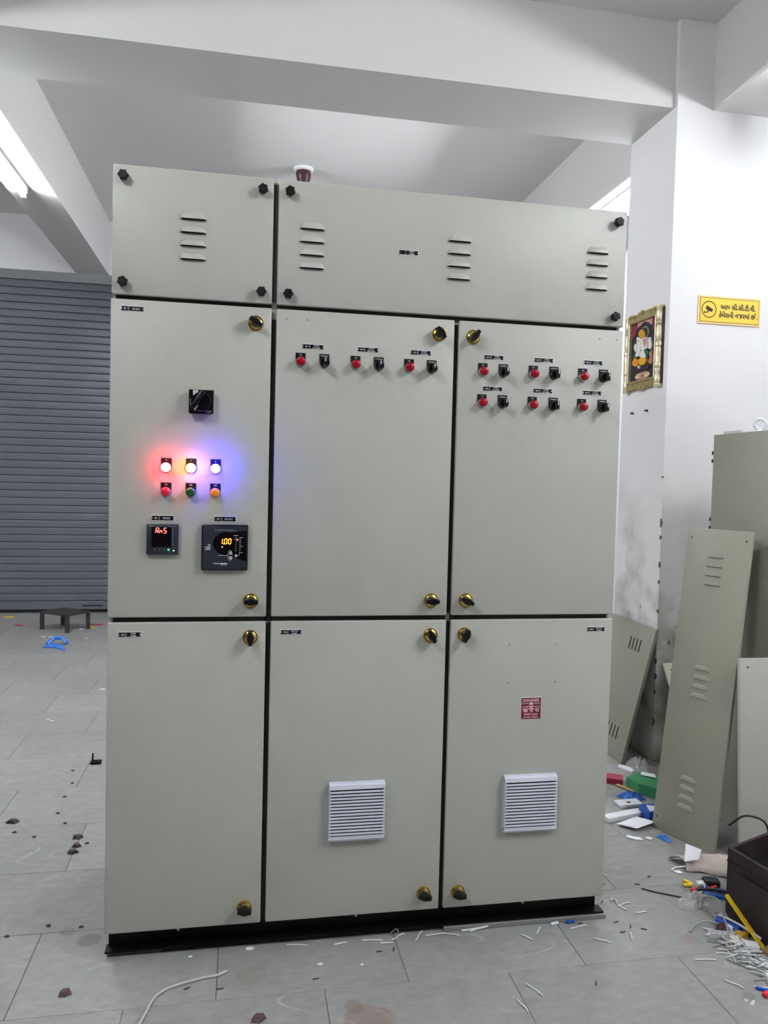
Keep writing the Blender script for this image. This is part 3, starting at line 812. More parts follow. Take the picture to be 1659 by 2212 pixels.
# ================================================================== things on the walls and ceiling
# yellow camera sign
sx0, sx1, sz0, sz1 = 2.641, 2.9955, 2.2605, 2.4030
sg = thing('camera_warning_sign', ((sx0 + sx1) / 2, 1.333, sz0), 'yellow camera warning sign with black Gujarati lettering on the white wall', 'sign')
MB().bbox(sx0, sx1, 1.327, 1.333, sz0, sz1, 0.0015).build('board', yellow_pale, sg)
MB().box(sx0 + .0095, sx1 - .0095, 1.3262, 1.328, sz0 + .0095, sz1 - .0095).build('border_line', ink_brown, sg)
MB().box(sx0 + .0120, sx1 - .0120, 1.3256, 1.328, sz0 + .0120, sz1 - .0120).build('face', yellow_sign, sg)
m = MB()
cx, cz = 2.7010, 2.3330
N = 36
ring = []
for q in range(N):
    t0, t1 = 2 * pi * q / N, 2 * pi * (q + 1) / N
    for r0, r1 in ((0.0375, 0.0418),):
        m.add([(cx + r * math.cos(t), 1.3251, cz + r * 1.02 * math.sin(t)) for r, t in ((r0, t0), (r1, t0), (r1, t1), (r0, t1))], [(0, 1, 2, 3)])
m.build('ring', ink, sg)
m = MB()
dx, dz = -0.0035, 0.0
m.prism([(x + dx, z + dz) for x, z in ((2.6928, 2.3524), (2.7290, 2.3325), (2.7195, 2.3205), (2.7050, 2.3250), (2.6850, 2.3360))], 1.3250, 1.3256)
m.prism([(x + dx, z + dz) for x, z in ((2.7034, 2.3265), (2.6975, 2.3150), (2.6815, 2.3150), (2.6815, 2.3110), (2.6770, 2.3110), (2.6770, 2.3245), (2.6815, 2.3245), (2.6815, 2.3200), (2.6935, 2.3195), (2.6966, 2.3290))], 1.3250, 1.3256)
m.build('camera_symbol', ink, sg)
m = MB()
text(m, 'આપ સી.સી.ટી.વી.', 2.8655, 2.3385, 0.0335, 1.3250, width=0.200, bold=0.035)
text(m, 'કેમેરાની નજરમાં છો.', 2.8680, 2.2975, 0.0335, 1.3250, width=0.222, bold=0.035)
m.build('lettering', ink, sg)

# framed relief picture on the left face of the pillar (u runs towards the viewer)
WX = 2.487
def YU(u): return 1.775 - u
pic = thing('framed_picture', (WX, 1.575, 1.94), 'ornate gold framed relief picture of a seated elephant-headed deity on the pillar', 'picture')
PM = {k: mat('picture_' + k, c, rough=0.4) for k, c in dict(navy=s(28, 28, 40), curtain=s(128, 38, 56), peach=s(200, 148, 140), halo=s(120, 122, 92), crown=s(206, 148, 40), skin=s(226, 222, 214), green=s(22, 104, 62), cloth=s(176, 120, 112), orange=s(226, 140, 48), yellow=s(226, 172, 36), petal=s(232, 196, 160), dark=s(52, 34, 40)).items()}
def rel(name, pts, x1, m, x0=0.012):
    MB().prism([(YU(u), z) for u, z in pts], WX - x0, WX - x1, axis='x').build(name, PM[m], pic)
MB().box(WX - .012, WX, YU(.40), YU(.03), 1.955, 2.345).build('back_board', PM['dark'], pic)
rel('backdrop', [(0.085, 2.313), (0.358, 2.306), (0.352, 1.982), (0.085, 1.990)], 0.0135, 'navy')
rel('curtain', [(0.086, 2.312), (0.21, 2.308), (0.187, 2.291), (0.158, 2.279), (0.144, 2.269), (0.135, 2.249), (0.087, 2.223)], 0.016, 'curtain')
rel('curtain', [(0.305, 2.304), (0.358, 2.302), (0.354, 2.229), (0.318, 2.242), (0.307, 2.272)], 0.016, 'curtain')
rel('pelmet', [(0.151, 2.309), (0.21, 2.308), (0.307, 2.304), (0.304, 2.275), (0.291, 2.273), (0.278, 2.288), (0.264, 2.287), (0.249, 2.297), (0.22, 2.299), (0.196, 2.292), (0.187, 2.287), (0.173, 2.284), (0.158, 2.279)], 0.018, 'peach')
rel('halo', [(0.228 + .046 * math.cos(t), 2.240 + .037 * math.sin(t)) for t in [2 * pi * q / 20 for q in range(20)]], 0.0165, 'halo')
rel('halo_hollow', [(0.224 + .037 * math.cos(t), 2.240 + .029 * math.sin(t)) for t in [2 * pi * q / 20 for q in range(20)]], 0.0172, 'dark')
rel('crown', [(0.168, 2.243), (0.175, 2.256), (0.198, 2.265), (0.223, 2.257), (0.244, 2.231), (0.243, 2.217), (0.217, 2.208), (0.187, 2.224)], 0.021, 'crown')
rel('figure', [(0.158, 2.212), (0.165, 2.186), (0.169, 2.168), (0.163, 2.152), (0.149, 2.134), (0.16, 2.122), (0.185, 2.124), (0.21, 2.112), (0.254, 2.103), (0.267, 2.113), (0.252, 2.133), (0.241, 2.149), (0.274, 2.151), (0.273, 2.17), (0.276, 2.192), (0.27, 2.21), (0.241, 2.215), (0.212, 2.208), (0.177, 2.226), (0.162, 2.231)], 0.024, 'skin')
rel('arm', [(0.126, 2.18), (0.139, 2.198), (0.154, 2.195), (0.164, 2.172), (0.153, 2.148), (0.137, 2.161)], 0.022, 'skin')
rel('hand', [(0.282, 2.205), (0.298, 2.206), (0.307, 2.181), (0.315, 2.161), (0.305, 2.141), (0.284, 2.147), (0.281, 2.181)], 0.022, 'skin')
rel('trunk', [(0.186, 2.200), (0.206, 2.198), (0.208, 2.170), (0.203, 2.145), (0.196, 2.120), (0.186, 2.128), (0.190, 2.150), (0.186, 2.175)], 0.027, 'skin')
rel('ear', [(0.228, 2.205), (0.250, 2.214), (0.268, 2.205), (0.268, 2.180), (0.250, 2.160), (0.236, 2.175)], 0.026, 'peach')
for u, z in ((0.181, 2.205), (0.247, 2.195), (0.214, 2.150)):
    rel('dark_mark', [(u - .004, z), (u, z + .003), (u + .004, z), (u, z - .003)], 0.0275, 'dark')
rel('robe', [(0.145, 2.155), (0.152, 2.131), (0.133, 2.109), (0.119, 2.104), (0.129, 2.137)], 0.021, 'green')
rel('robe', [(0.241, 2.147), (0.284, 2.14), (0.295, 2.126), (0.277, 2.109), (0.263, 2.114), (0.252, 2.133)], 0.0252, 'green')
rel('drape', [(0.285, 2.125), (0.317, 2.137), (0.327, 2.068), (0.304, 2.064), (0.279, 2.08), (0.301, 2.096)], 0.021, 'cloth')
rel('leg', [(0.15, 2.121), (0.181, 2.102), (0.188, 2.074), (0.154, 2.069), (0.117, 2.091), (0.131, 2.107)], 0.026, 'orange')
rel('leg', [(0.186, 2.101), (0.21, 2.11), (0.263, 2.104), (0.274, 2.086), (0.252, 2.069), (0.218, 2.069), (0.192, 2.085)], 0.0265, 'yellow')
rel('mouse', [(0.174, 2.066), (0.188, 2.074), (0.2, 2.062), (0.187, 2.055)], 0.022, 'skin')
rel('pedestal', [(0.12, 2.064), (0.30, 2.062), (0.27, 2.040), (0.16, 2.042)], 0.0175, 'dark')
for q in range(18):
    t = 2 * pi * q / 18
    c, s_ = math.cos(t), math.sin(t)
    ux, uz = 0.222, 2.0145
    p0 = (ux + .010 * c, uz + .003 * s_)
    p1 = (ux + .084 * c, uz + .0215 * s_)
    n = Vector((-s_ * .0215, c * .084)).normalized() * 0.0050
    n = (n.x, n.y * 0.6)
    rel('petal', [p0, (p1[0] * .8 + p0[0] * .2 - n[0], p1[1] * .8 + p0[1] * .2 - n[1]), p1, (p1[0] * .8 + p0[0] * .2 + n[0], p1[1] * .8 + p0[1] * .2 + n[1])], 0.018, 'petal')
# frame: turned side posts, carved rails
def post(u):
    pr = []
    prof = [(0, .021), (.012, .023), (.02, .018), (.03, .021), (.045, .019), (.07, .015), (.085, .020), (.095, .017), (.10, .021), (.115, .021), (.125, .016), (.16, .021), (.19, .019), (.205, .016), (.21, .021), (.225, .021), (.235, .016), (.25, .020), (.29, .018), (.315, .014), (.325, .021), (.335, .017), (.345, .021), (.355, .016), (.375, .020), (.395, .017), (.405, .022), (.418, .022)]
    for h, r in prof: pr.append((r, 1.938 + h))
    return MB().lathe(pr, (WX - .014, YU(u), 0), axis='z', n=16).build('frame_post', gold_pale, pic, smooth=True)
post(0.376); post(0.052)
def rail(zin, sgn):
    pts = []
    n = 25
    for q in range(n):
        u = 0.055 + 0.318 * q / (n - 1)
        t = (u - 0.055) / 0.318
        e = 0.030 + 0.007 * abs(math.sin(3.5 * pi * t)) + 0.010 * math.exp(-((t - .5) / .10) ** 2)
        pts.append((YU(u), zin + sgn * e))
    pts += [(YU(0.373), zin), (YU(0.055), zin)]
    return MB().prism(pts, WX - .026, WX, axis='x').build('frame_rail', gold_frame, pic)
rail(2.318, 1); rail(1.983, -1)
for z0, z1 in ((2.306, 2.320), (1.979, 1.993)):
    MB().bbox(WX - .030, WX - .010, YU(0.366), YU(0.075), z0, z1, 0.003).build('inner_bead', gold_frame, pic)
for u0, u1 in ((0.072, 0.088), (0.350, 0.362)):
    MB().bbox(WX - .030, WX - .010, YU(u1), YU(u0), 1.985, 2.314, 0.003).build('inner_bead', gold_pale, pic)
for u, z in ((0.214, 2.352), (0.214, 1.948), (0.30, 2.343), (0.13, 2.343), (0.29, 1.955), (0.14, 1.955), (0.34, 2.346), (0.09, 2.346)):
    MB().lathe([(0.011, WX - .024), (0.011, WX - .030), (0.006, WX - .035)], (0, YU(u), z), axis='x', n=12).build('boss', gold_frame, pic, smooth=True)

# wall plugs under the picture
for y, z, lab in ((1.668, 1.822, 'black screw in the pillar below the picture, nearer the switchboard'), (1.515, 1.825, 'black screw in the pillar below the picture, nearer the pillar corner')):
    tag(MB().lathe([(0.0065, WX), (0.0065, WX - .003), (0.0035, WX - .004), (0.003, WX - .012), (0.006, WX - .0125), (0.006, WX - .015)], (0, y, z), axis='x', n=10).build('wall_screw', black_matte), lab, 'screw')

# brown fitting on the ceiling
cf = thing('ceiling_fitting', (0.80, 3.885, 3.85), 'dark brown cone-shaped fitting on a round white ceiling base', 'fitting')
MB().lathe([(0.078, 3.85), (0.078, 3.838), (0.055, 3.828)], (0.80, 3.885, 0), axis='z', n=24).build('base', white_pl, cf, smooth=True)
MB().lathe([(0.058, 3.828), (0.060, 3.800), (0.056, 3.785), (0.032, 3.69), (0.030, 3.66)], (0.80, 3.885, 0), axis='z', n=24).build('cone', holder_m, cf, smooth=True)

# ================================================================== things on the floor, left
def frame3(o, ex, ey):
    ex = Vector(ex).normalized(); ez = ex.cross(Vector(ey)).normalized(); ey = ez.cross(ex)
    T = Matrix((ex, ey, ez)).transposed().to_4x4(); T.translation = Vector(o)
    return T
st = thing('low_stool', (-1.195, 5.08, 0), 'low square iron stool with four short legs in front of the shutter', 'stool')
L4 = [(-1.393, 5.074), (-1.139, 4.89), (-0.998, 5.074), (-1.257, 5.268)]
for x, y in L4:
    MB().box(x - .016, x + .016, y - .016, y + .016, 0, 0.148).build('leg', stool_m, st)
MB().prism([(-1.415, 5.074), (-1.139, 4.868), (-0.976, 5.074), (-1.257, 5.290)], 0.148, 0.162, axis='z').build('seat', stool_m, st)

def flat_poly(name, pts, h, m, label, cat, group=None, z0=0.0005, tilt=0.0):
    mb = MB()
    n = len(pts)
    vs = [(p[0], p[1], z0 + (p[2] if len(p) > 2 else 0)) for p in pts] + [(p[0], p[1], z0 + h + (p[2] if len(p) > 2 else 0)) for p in pts]
    mb.add(vs, [(i, (i + 1) % n, n + (i + 1) % n, n + i) for i in range(n)] + [tuple(range(n))[::-1], tuple(range(n, 2 * n))])
    return tag(mb.build(name, m), label, cat, group)
def scrap(x, y, r, seed, n=5, sy=0.6, rot=0.0):
    rr = random.Random(seed); out = []
    for q in range(n):
        t = 2 * pi * q / n + rr.uniform(-.35, .35)
        a = r * rr.uniform(.75, 1.1)
        px, py = a * math.cos(t), a * math.sin(t) * sy
        out.append((x + px * math.cos(rot) - py * math.sin(rot), y + px * math.sin(rot) + py * math.cos(rot)))
    return out
def chip(x, y, r, seed, m, label, h=0.012, group=None):
    o = scrap(x, y, r, seed, 5, 0.75); i = scrap(x + r * .08, y, r * .62, seed + 1, 5, 0.75)
    mb = MB(); rr = random.Random(seed)
    mb.add([(p[0], p[1], 0) for p in o] + [(p[0], p[1], h * rr.uniform(.7, 1.15)) for p in i], [(q, (q + 1) % 5, 5 + (q + 1) % 5, 5 + q) for q in range(5)] + [tuple(range(5))[::-1], tuple(range(5, 10))])
    return tag(mb.build('stone_chip', m), label, 'chip', group)
chip(-0.518, 0.985, .028, 5, chip_m, 'dark stone chip lying alone at the left edge of the floor')
chip(-0.238, 0.815, .030, 9, chip_m, 'farthest and largest of three dark chips left of the switchboard')
chip(-0.225, 0.740, .022, 13, chip_b, 'middle brownish chip of three left of the switchboard')
chip(-0.228, 0.690, .024, 17, chip_m, 'nearest of three dark chips left of the switchboard')
chip(-0.080, -0.130, .022, 21, chip_b, 'brown chip on the tiles before the left corner of the plinth')
chip(0.438, -0.305, .024, 29, chip_b, 'brown pointed chip beside the grey cable at the bottom of the view')
small = [(-0.485, 0.89), (-0.40, 1.53), (-0.37, 1.37), (-0.37, 1.22), (-0.31, 0.95), (-0.36, 1.05), (-0.40, 0.84), (-0.11, 0.94), (-0.19, 0.76), (-0.31, 0.17), (-0.10, 0.19), (-0.20, 0.21)]
for q, (x, y) in enumerate(small):
    chip(x, y, .010, 40 + 2 * q, chip_m, 'tiny dark chip scattered on the tiles left of the switchboard', 0.005, 'tiny dark chips')
far = [(-1.847, 5.706, .06, yellow_pl, 'yellow scrap on the floor below the shutter at the far left'), (-1.644, 5.264, .045, wire_r, 'dark red scrap on the floor left of the stool'),
       (-0.955, 5.27, .06, wire_r, 'red strip on the floor right of the stool'), (-0.975, 5.12, .045, yellow_pl, 'yellow strip on the floor right of the stool'),
       (-1.053, 5.05, .022, paper, 'white scrap by the right leg of the stool'), (-1.30, 4.72, .022, paper, 'left one of two white scraps in front of the stool'), (-1.23, 4.70, .022, paper, 'right one of two white scraps in front of the stool'),
       (-0.51, 2.964, .022, paper, 'white scrap on the floor close to the left edge of the switchboard'), (-0.70, 2.34, .012, paper, 'left speck of two white paper specks on the left floor'), (-0.672, 2.31, .012, paper, 'right speck of two white paper specks on the left floor'), (-0.93, 4.63, .016, paper, 'small pale scrap between stool and switchboard')]
for q, (x, y, r, m, lab) in enumerate(far):
    flat_poly('scrap', scrap(x, y, r, 100 + q, 6, 0.55), 0.004, m, lab, 'scrap')
# blue tangled strip
bs = MB()
bs.prism([(-1.19, 4.36), (-1.13, 4.40), (-1.06, 4.33), (-1.00, 4.18), (-1.02, 4.17), (-1.10, 4.26), (-1.19, 4.27)], 0.001, 0.012, axis='z')
bs.tube([(-1.18, 4.37, .012), (-1.14, 4.42, .05), (-1.08, 4.41, .055), (-1.03, 4.36, .02)], 0.016, n=6)
tag(bs.build('plastic_strip', blue_film), 'crumpled bright blue plastic strip on the floor before the stool', 'strip')
tag(MB().bbox(-0.335, -0.285, 1.60, 1.635, 0, 0.012, 0.002).box(-0.328, -0.322, 1.612, 1.622, 0.012, 0.05).build('metal_offcut', black_matte), 'black L-shaped metal offcut close to the left edge of the switchboard', 'offcut')

# grey cable at the front
def smooth_path(pts, n=6):
    out = []
    P = [Vector(p) for p in pts]
    P = [2 * P[0] - P[1]] + P + [2 * P[-1] - P[-2]]
    for i in range(1, len(P) - 2):
        for q in range(n):
            t = q / n
            a, b_, c, d = P[i - 1], P[i], P[i + 1], P[i + 2]
            out.append(0.5 * ((2 * b_) + (c - a) * t + (2 * a - 5 * b_ + 4 * c - d) * t * t + (3 * b_ - a - 3 * c + d) * t ** 3))
    out.append(P[-2])
    return out
def cable(name, pts, r, m, label, cat, group=None, n=8, zmin=True):
    pp = [(p[0], p[1], (p[2] if len(p) > 2 else 0) + r) for p in pts]
    return tag(MB().tube(smooth_path(pp), r, n=n).build(name, m, smooth=True), label, cat, group)
cable('cable', [(0.352, -0.097), (0.325, -0.113), (0.290, -0.118), (0.240, -0.132), (0.195, -0.150), (0.170, -0.172), (0.158, -0.195), (0.148, -0.235), (0.135, -0.285), (0.125, -0.33)], 0.0036, mat('pale_cable', s(186, 186, 182), rough=0.5), 'long pale grey cable snaking over the tiles at the bottom left', 'cable')

# ================================================================== things on the floor, right
# spare cabinet behind the leaning sheets
cb = thing('spare_cabinet', (2.70, 0.58, 0), 'olive-grey metal cabinet with a lifting eye standing against the right wall', 'cabinet')
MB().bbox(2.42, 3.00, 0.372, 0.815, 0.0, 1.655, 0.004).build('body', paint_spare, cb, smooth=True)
for z in (1.575, 1.540, 1.28, 1.243):
    MB().bbox(2.425, 2.440, 0.815, 0.833, z - .008, z + .008, 0.002).build('hinge_pin', black_matte, cb)
eb = MB()
N = 20
T = []
eb.tube([(2.485 + 0.021 * math.cos(2 * pi * q / N) * .81, 0.595 - 0.021 * math.cos(2 * pi * q / N) * .59, 1.655 + .034 + 0.021 * math.sin(2 * pi * q / N)) for q in range(N + 1)], 0.0075, n=10)
eb.lathe([(0.017, 1.655), (0.017, 1.662), (0.009, 1.668)], (2.485, 0.595, 0), axis='z', n=16)
eb.build('lifting_eye', white_pl, cb, smooth=True)
MB().bbox(2.43, 2.452, 0.64, 0.76, 1.655, 1.667, 0.002).build('top_bracket', alu, cb)

def slab(o, ex, ey, wd, ht, th):
    """transform for a sheet: local x = width, y = up the sheet, z = out of its face"""
    return frame3(o, ex, ey)
def slots(mb, T, x, y, n, dx, dy, lx, ly, h=0.004, mi=0):
    for q in range(n):
        mb.bbox(x + dx * q, x + dx * q + lx, y + dy * q, y + dy * q + ly, -0.001, h, 0.0012, mi=mi, seg=1, T=T)
# tall leaning cover with three sets of louvres
T = frame3((2.079, 0.619, 0.0), (0.107, -0.267, 0), (0.182, -0.003, 1.25))
# face normal must look to -X/-Y
sgn = 1 if (T.to_3x3() @ Vector((0, 0, 1))).y < 0 or (T.to_3x3() @ Vector((0, 0, 1))).x < 0 else -1
lp = thing('cover_sheet', (2.2, 0.48, 0), 'tall louvred olive-grey cover sheet leaning against the spare cabinet', 'cover sheet', 'spare cover sheets')
W_, H_ = 0.2877, 1.262
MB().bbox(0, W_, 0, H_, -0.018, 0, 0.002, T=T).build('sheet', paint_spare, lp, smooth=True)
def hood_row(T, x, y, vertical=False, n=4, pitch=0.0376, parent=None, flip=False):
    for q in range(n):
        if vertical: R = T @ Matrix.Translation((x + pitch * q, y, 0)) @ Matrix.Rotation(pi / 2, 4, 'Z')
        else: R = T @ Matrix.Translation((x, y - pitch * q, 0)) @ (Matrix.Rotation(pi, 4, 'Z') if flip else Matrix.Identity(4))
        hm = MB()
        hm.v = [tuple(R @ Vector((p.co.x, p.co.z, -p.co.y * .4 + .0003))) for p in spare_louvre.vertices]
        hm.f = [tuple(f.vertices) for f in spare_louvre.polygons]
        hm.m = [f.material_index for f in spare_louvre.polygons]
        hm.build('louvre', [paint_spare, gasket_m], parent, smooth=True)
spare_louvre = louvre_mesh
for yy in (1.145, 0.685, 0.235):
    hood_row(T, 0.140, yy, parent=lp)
def sheet_hole(T, x, y, parent, m=gasket_m, r=0.0035):
    hm = MB().lathe([(r, -0.001), (r, 0.0006)], axis='z', n=12)
    hm.v = [tuple(T @ (Vector(p) + Vector((x, y, 0)))) for p in hm.v]
    hm.build('hole', m, parent)
sheet_hole(T, 0.018, 1.222, lp); sheet_hole(T, W_ - .022, 1.222, lp); sheet_hole(T, 0.018, 0.05, lp)

# low sheet behind it, leaning on the pillar, louvres upright
T = frame3((2.294, 1.80, 0.0), (0, -0.504, 0), (0.170, 0, 0.698))
ls = thing('cover_sheet', (2.38, 1.55, 0), 'low olive-grey cover sheet with upright louvre slots leaning on the pillar beside the switchboard', 'cover sheet', 'spare cover sheets')
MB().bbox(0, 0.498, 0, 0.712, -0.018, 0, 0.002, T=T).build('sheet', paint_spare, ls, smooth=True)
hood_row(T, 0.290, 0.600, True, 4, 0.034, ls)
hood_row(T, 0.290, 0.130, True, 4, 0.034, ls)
sheet_hole(T, 0.470, 0.665, ls); sheet_hole(T, 0.470, 0.04, ls)

# pale plate propped on the pillar front
T = frame3((2.548, 0.985, 0.0), (0.99, 0, 0.06), (-0.078, 0.333, 0.508))
pp = thing('cover_sheet', (2.65, 1.15, 0), 'pale cream cover sheet propped against the white wall behind the tall leaning sheet', 'cover sheet', 'spare cover sheets')
MB().bbox(0, 0.36, 0.004, 0.612, -0.012, 0, 0.0015, T=T).build('sheet', mat('cream_paint', s(226, 224, 206), rough=0.5), pp, smooth=True)
sheet_hole(T, 0.035, 0.575, pp)

# panel at the right edge, leaning on the cabinet front
T = frame3((2.262, 0.295, 0.0), (1, 0, 0), (0.045, 0.055, 0.765))
rp = thing('cover_sheet', (2.5, 0.31, 0), 'grey cover sheet at the right edge of the view standing behind the brown case', 'cover sheet', 'spare cover sheets')
MB().bbox(0, 0.50, 0, 0.768, -0.016, 0, 0.002, T=T).build('sheet', paint, rp, smooth=True)
sheet_hole(T, 0.034, 0.735, rp)

# brown case, open on top
O = Vector((1.962, -0.050, 0)); ex = Vector((0.16, -0.987, 0)).normalized(); ey = Vector((0.93, 0.37, 0)).normalized()
bx = thing('tool_case', (2.10, -0.12, 0), 'dark brown open case at the right edge among the wire offcuts', 'case')
def cs(a, b_, c): return O + ex * a + ey * b_ + Vector((0, 0, c))
def wall4(name, a0, a1, b0, b1, z0, z1, m=brown_case):
    mb = MB()
    mb.add([cs(a, b_, c) for a in (a0, a1) for b_ in (b0, b1) for c in (z0, z1)], [(0, 1, 3, 2), (4, 6, 7, 5), (0, 4, 5, 1), (2, 3, 7, 6), (0, 2, 6, 4), (1, 5, 7, 3)])
    return mb.build(name, m, bx)
AL, BL_, HB = 0.34, 0.34, 0.240
wall4('side', 0, AL, 0, 0.012, 0, HB)
wall4('side', 0, AL, BL_ - .012, BL_, 0, HB)
wall4('end', 0, 0.012, 0.012, BL_ - .012, 0, HB)
wall4('end', AL - .012, AL, 0.012, BL_ - .012, 0, HB)
wall4('bottom', 0.012, AL - .012, 0.012, BL_ - .012, 0, 0.012)
wall4('rim', 0, AL, -0.004, 0, HB - .045, HB - .040)
wall4('flap', 0.05, AL, -0.010, -0.004, HB - .105, HB - .06)
wall4('tray', 0.02, AL - .02, 0.02, BL_ - .02, HB - .075, HB - .065, black_matte)
cable('cable', [(2.20, 0.06, 0.20), (2.16, 0.04, 0.27), (2.10, 0.06, 0.285), (2.06, 0.09, 0.24)], 0.0035, wire_k, 'thin black cable looping out over the far edge of the brown case', 'cable')

# yellow stick and tape
a = Vector((1.966, -0.238, 0.010)); b_ = Vector((1.944, -0.098, 0.088))
d = (b_ - a).normalized(); sx_ = d.cross(Vector((0, 0, 1))).normalized(); sy_ = sx_.cross(d)
mb = MB(); L_ = (b_ - a).length + .02
mb.add([a + sx_ * i * .006 + sy_ * j * .004 + d * k_ for i in (-1, 1) for j in (-1, 1) for k_ in (-0.03, L_)], [(0, 1, 3, 2), (4, 6, 7, 5), (0, 4, 5, 1), (2, 3, 7, 6), (0, 2, 6, 4), (1, 5, 7, 3)])
tag(mb.build('yellow_stick', yellow_pl), 'yellow plastic stick leaning against the brown case', 'stick')
yt = thing('tape_roll', (1.952, -0.150, 0), 'small yellow roll of tape on the wire offcuts by the brown case', 'tape')
MB().lathe([(0.0130, 0.003), (0.0205, 0.003), (0.0210, 0.005), (0.0210, 0.020), (0.0205, 0.022), (0.0130, 0.022), (0.0130, 0.003)], (1.952, -0.150, 0), axis='z', n=24, cap0=False, cap1=False).build('tape', yellow_tape, yt, smooth=True)
MB().lathe([(0.0105, 0.002), (0.0128, 0.002), (0.0128, 0.0225), (0.0105, 0.0225), (0.0105, 0.002)], (1.952, -0.150, 0), axis='z', n=24, cap0=False, cap1=False).build('core', tape_core, yt, smooth=True)
flat_poly('cardboard_piece', [(1.952, -0.243), (1.990, -0.225), (2.06, -0.30), (1.99, -0.34)], 0.004, card, 'brown cardboard piece at the right edge under the yellow stick', 'cardboard', z0=0.012)

# blue bundle along the foot of the case
bl = MB().tube(smooth_path([(1.915, -0.075, .014), (1.938, -0.120, .016), (1.946, -0.150, .018)]), 0.013, n=10)
tag(bl.build('blue_sleeve', blue_pl, smooth=True), 'blue plastic sleeve lying along the foot of the brown case', 'sleeve')

# kraft paper crumpled in front of the sheets
kp = MB()
NU, NV = 12, 9
rr = random.Random(11)
for i in range(NU + 1):
    for j in range(NV + 1):
        u, v = i / NU, j / NV
        x = 2.005 + 0.20 * u + 0.012 * math.sin(5 * v)
        y = 0.245 + 0.105 * v - 0.085 * u + 0.01 * math.sin(7 * u)
        z = 0.006 + 0.062 * math.sin(pi * min(1, v * 0.95)) ** 0.8 * (0.35 + 0.75 * u) + 0.010 * math.sin(9 * u + 4 * v) * v + rr.uniform(-.003, .003)
        kp.v.append((x, y, max(0.002, z)))
for i in range(NU):
    for j in range(NV):
        kp.f.append((i * (NV + 1) + j, (i + 1) * (NV + 1) + j, (i + 1) * (NV + 1) + j + 1, i * (NV + 1) + j + 1)); kp.m.append(0)
o = tag(kp.build('wrapping_paper', paper2, smooth=True), 'crumpled grey-brown wrapping paper at the foot of the tall leaning sheet', 'paper')
md = o.modifiers.new('s', 'SOLIDIFY'); md.thickness = 0.001
flat_poly('white_card', [(2.008, 0.265, 0.0), (2.045, 0.232, .022), (2.070, 0.255, .046), (2.046, 0.320, .040)], 0.0012, paper, 'bright white folded card on the wrapping paper', 'card', z0=0.03)
cable('wire_strip', [(1.955, 0.262), (1.975, 0.272, .004), (2.005, 0.268, .008), (2.02, 0.262, .012)], 0.0028, wire_w, 'white strip sticking out left of the wrapping paper', 'strip')

# white things between the switchboard and the tall sheet
sheet_o = flat_poly('paper_sheet', [(1.930, 0.642, .004), (1.986, 0.573, .012), (2.098, 0.618, .014), (2.046, 0.688, .008)], 0.0012, paper, 'white printed paper sheet lying next to the tall leaning sheet', 'paper', z0=0.004)
line_o = flat_poly('fold_line', [(1.939, 0.633, .0055), (1.941, 0.630, .0055), (1.993, 0.581, .0135), (1.991, 0.584, .0135)], 0.0004, wire_g, 'grey fold line along the near edge of the white paper sheet', 'fold', z0=0.0052)
T = frame3((1.905, 0.690, 0.0), (0.196, 0.045, 0), (-0.045, 0.196, 0))
tag(MB().bbox(0, 0.195, -0.022, 0.022, 0.0, 0.020, 0.002, T=T).build('white_channel', white_pl), 'white plastic channel piece lying across the floor right of the switchboard', 'channel')
carton_o = tag(MB().bbox(2.083, 2.150, 0.650, 0.735, 0, 0.045, 0.003).build('blue_carton', blue_pl), 'dark blue and white carton beside the foot of the tall leaning sheet', 'carton')
clabel_o = tag(MB().prism([(2.090, 0.655), (2.145, 0.66), (2.145, 0.70), (2.108, 0.72)], 0.0452, 0.047, axis='z').build('carton_label', paper), 'white label sheet on top of the blue carton', 'label')
T = frame3((2.035, 0.800, 0.0), (0.99, 0.05, 0), (-0.05, 0.99, 0))
wp = thing('switch_plate', (2.09, 0.82, 0), 'small white plate with a dark hole beyond the white channel', 'plate')
MB().bbox(0, 0.11, 0, 0.060, 0.0, 0.014, 0.002, T=T).build('plate', white_pl, wp)
MB().prism([(2.085 + .011 * math.cos(2 * pi * q / 14), 0.828 + .007 * math.sin(2 * pi * q / 14)) for q in range(14)], 0.0138, 0.0145, axis='z').build('hole', gasket_m, wp)
flat_poly('red_scrap', [(2.03, 0.757), (2.07, 0.765), (2.075, 0.745), (2.04, 0.738)], 0.006, wire_r, 'small red scrap between the white plate and the white channel', 'scrap')
# red and green boards
T = frame3((1.98, 1.180, 0.0), (0.235, -0.120, 0), (0.06, 0.12, 0))
tag(MB().bbox(0, 0.232, -0.035, 0.035, 0.0, 0.026, 0.002, T=T).build('red_board', red_card), 'dark red long board on the floor next to the green board', 'board')
gb = MB()
gb.add([(2.180, 1.030, .045), (2.190, 0.935, .05), (2.330, 0.78, .05), (2.40, 0.88, .05), (2.29, 1.09, .045)], [(0, 1, 2, 3, 4)])
gb.add([(2.190, 0.935, .05), (2.330, 0.78, .05), (2.330, 0.78, 0.0), (2.190, 0.935, 0.0)], [(0, 1, 2, 3)])
gb.add([(2.180, 1.030, .045), (2.190, 0.935, .05), (2.190, 0.935, 0.0), (2.180, 1.030, 0.0)], [(0, 1, 2, 3)])
gb.add([(2.330, 0.78, .05), (2.40, 0.88, .05), (2.40, 0.88, 0), (2.330, 0.78, 0)], [(0, 1, 2, 3)])
gb.add([(2.40, 0.88, .05), (2.29, 1.09, .045), (2.29, 1.09, 0), (2.40, 0.88, 0)], [(0, 1, 2, 3)])
gb.add([(2.29, 1.09, .045), (2.180, 1.030, .045), (2.180, 1.030, 0), (2.29, 1.09, 0)], [(0, 1, 2, 3)])
tag(gb.build('green_board', green_pl), 'green board lying half behind the tall leaning sheet', 'board')
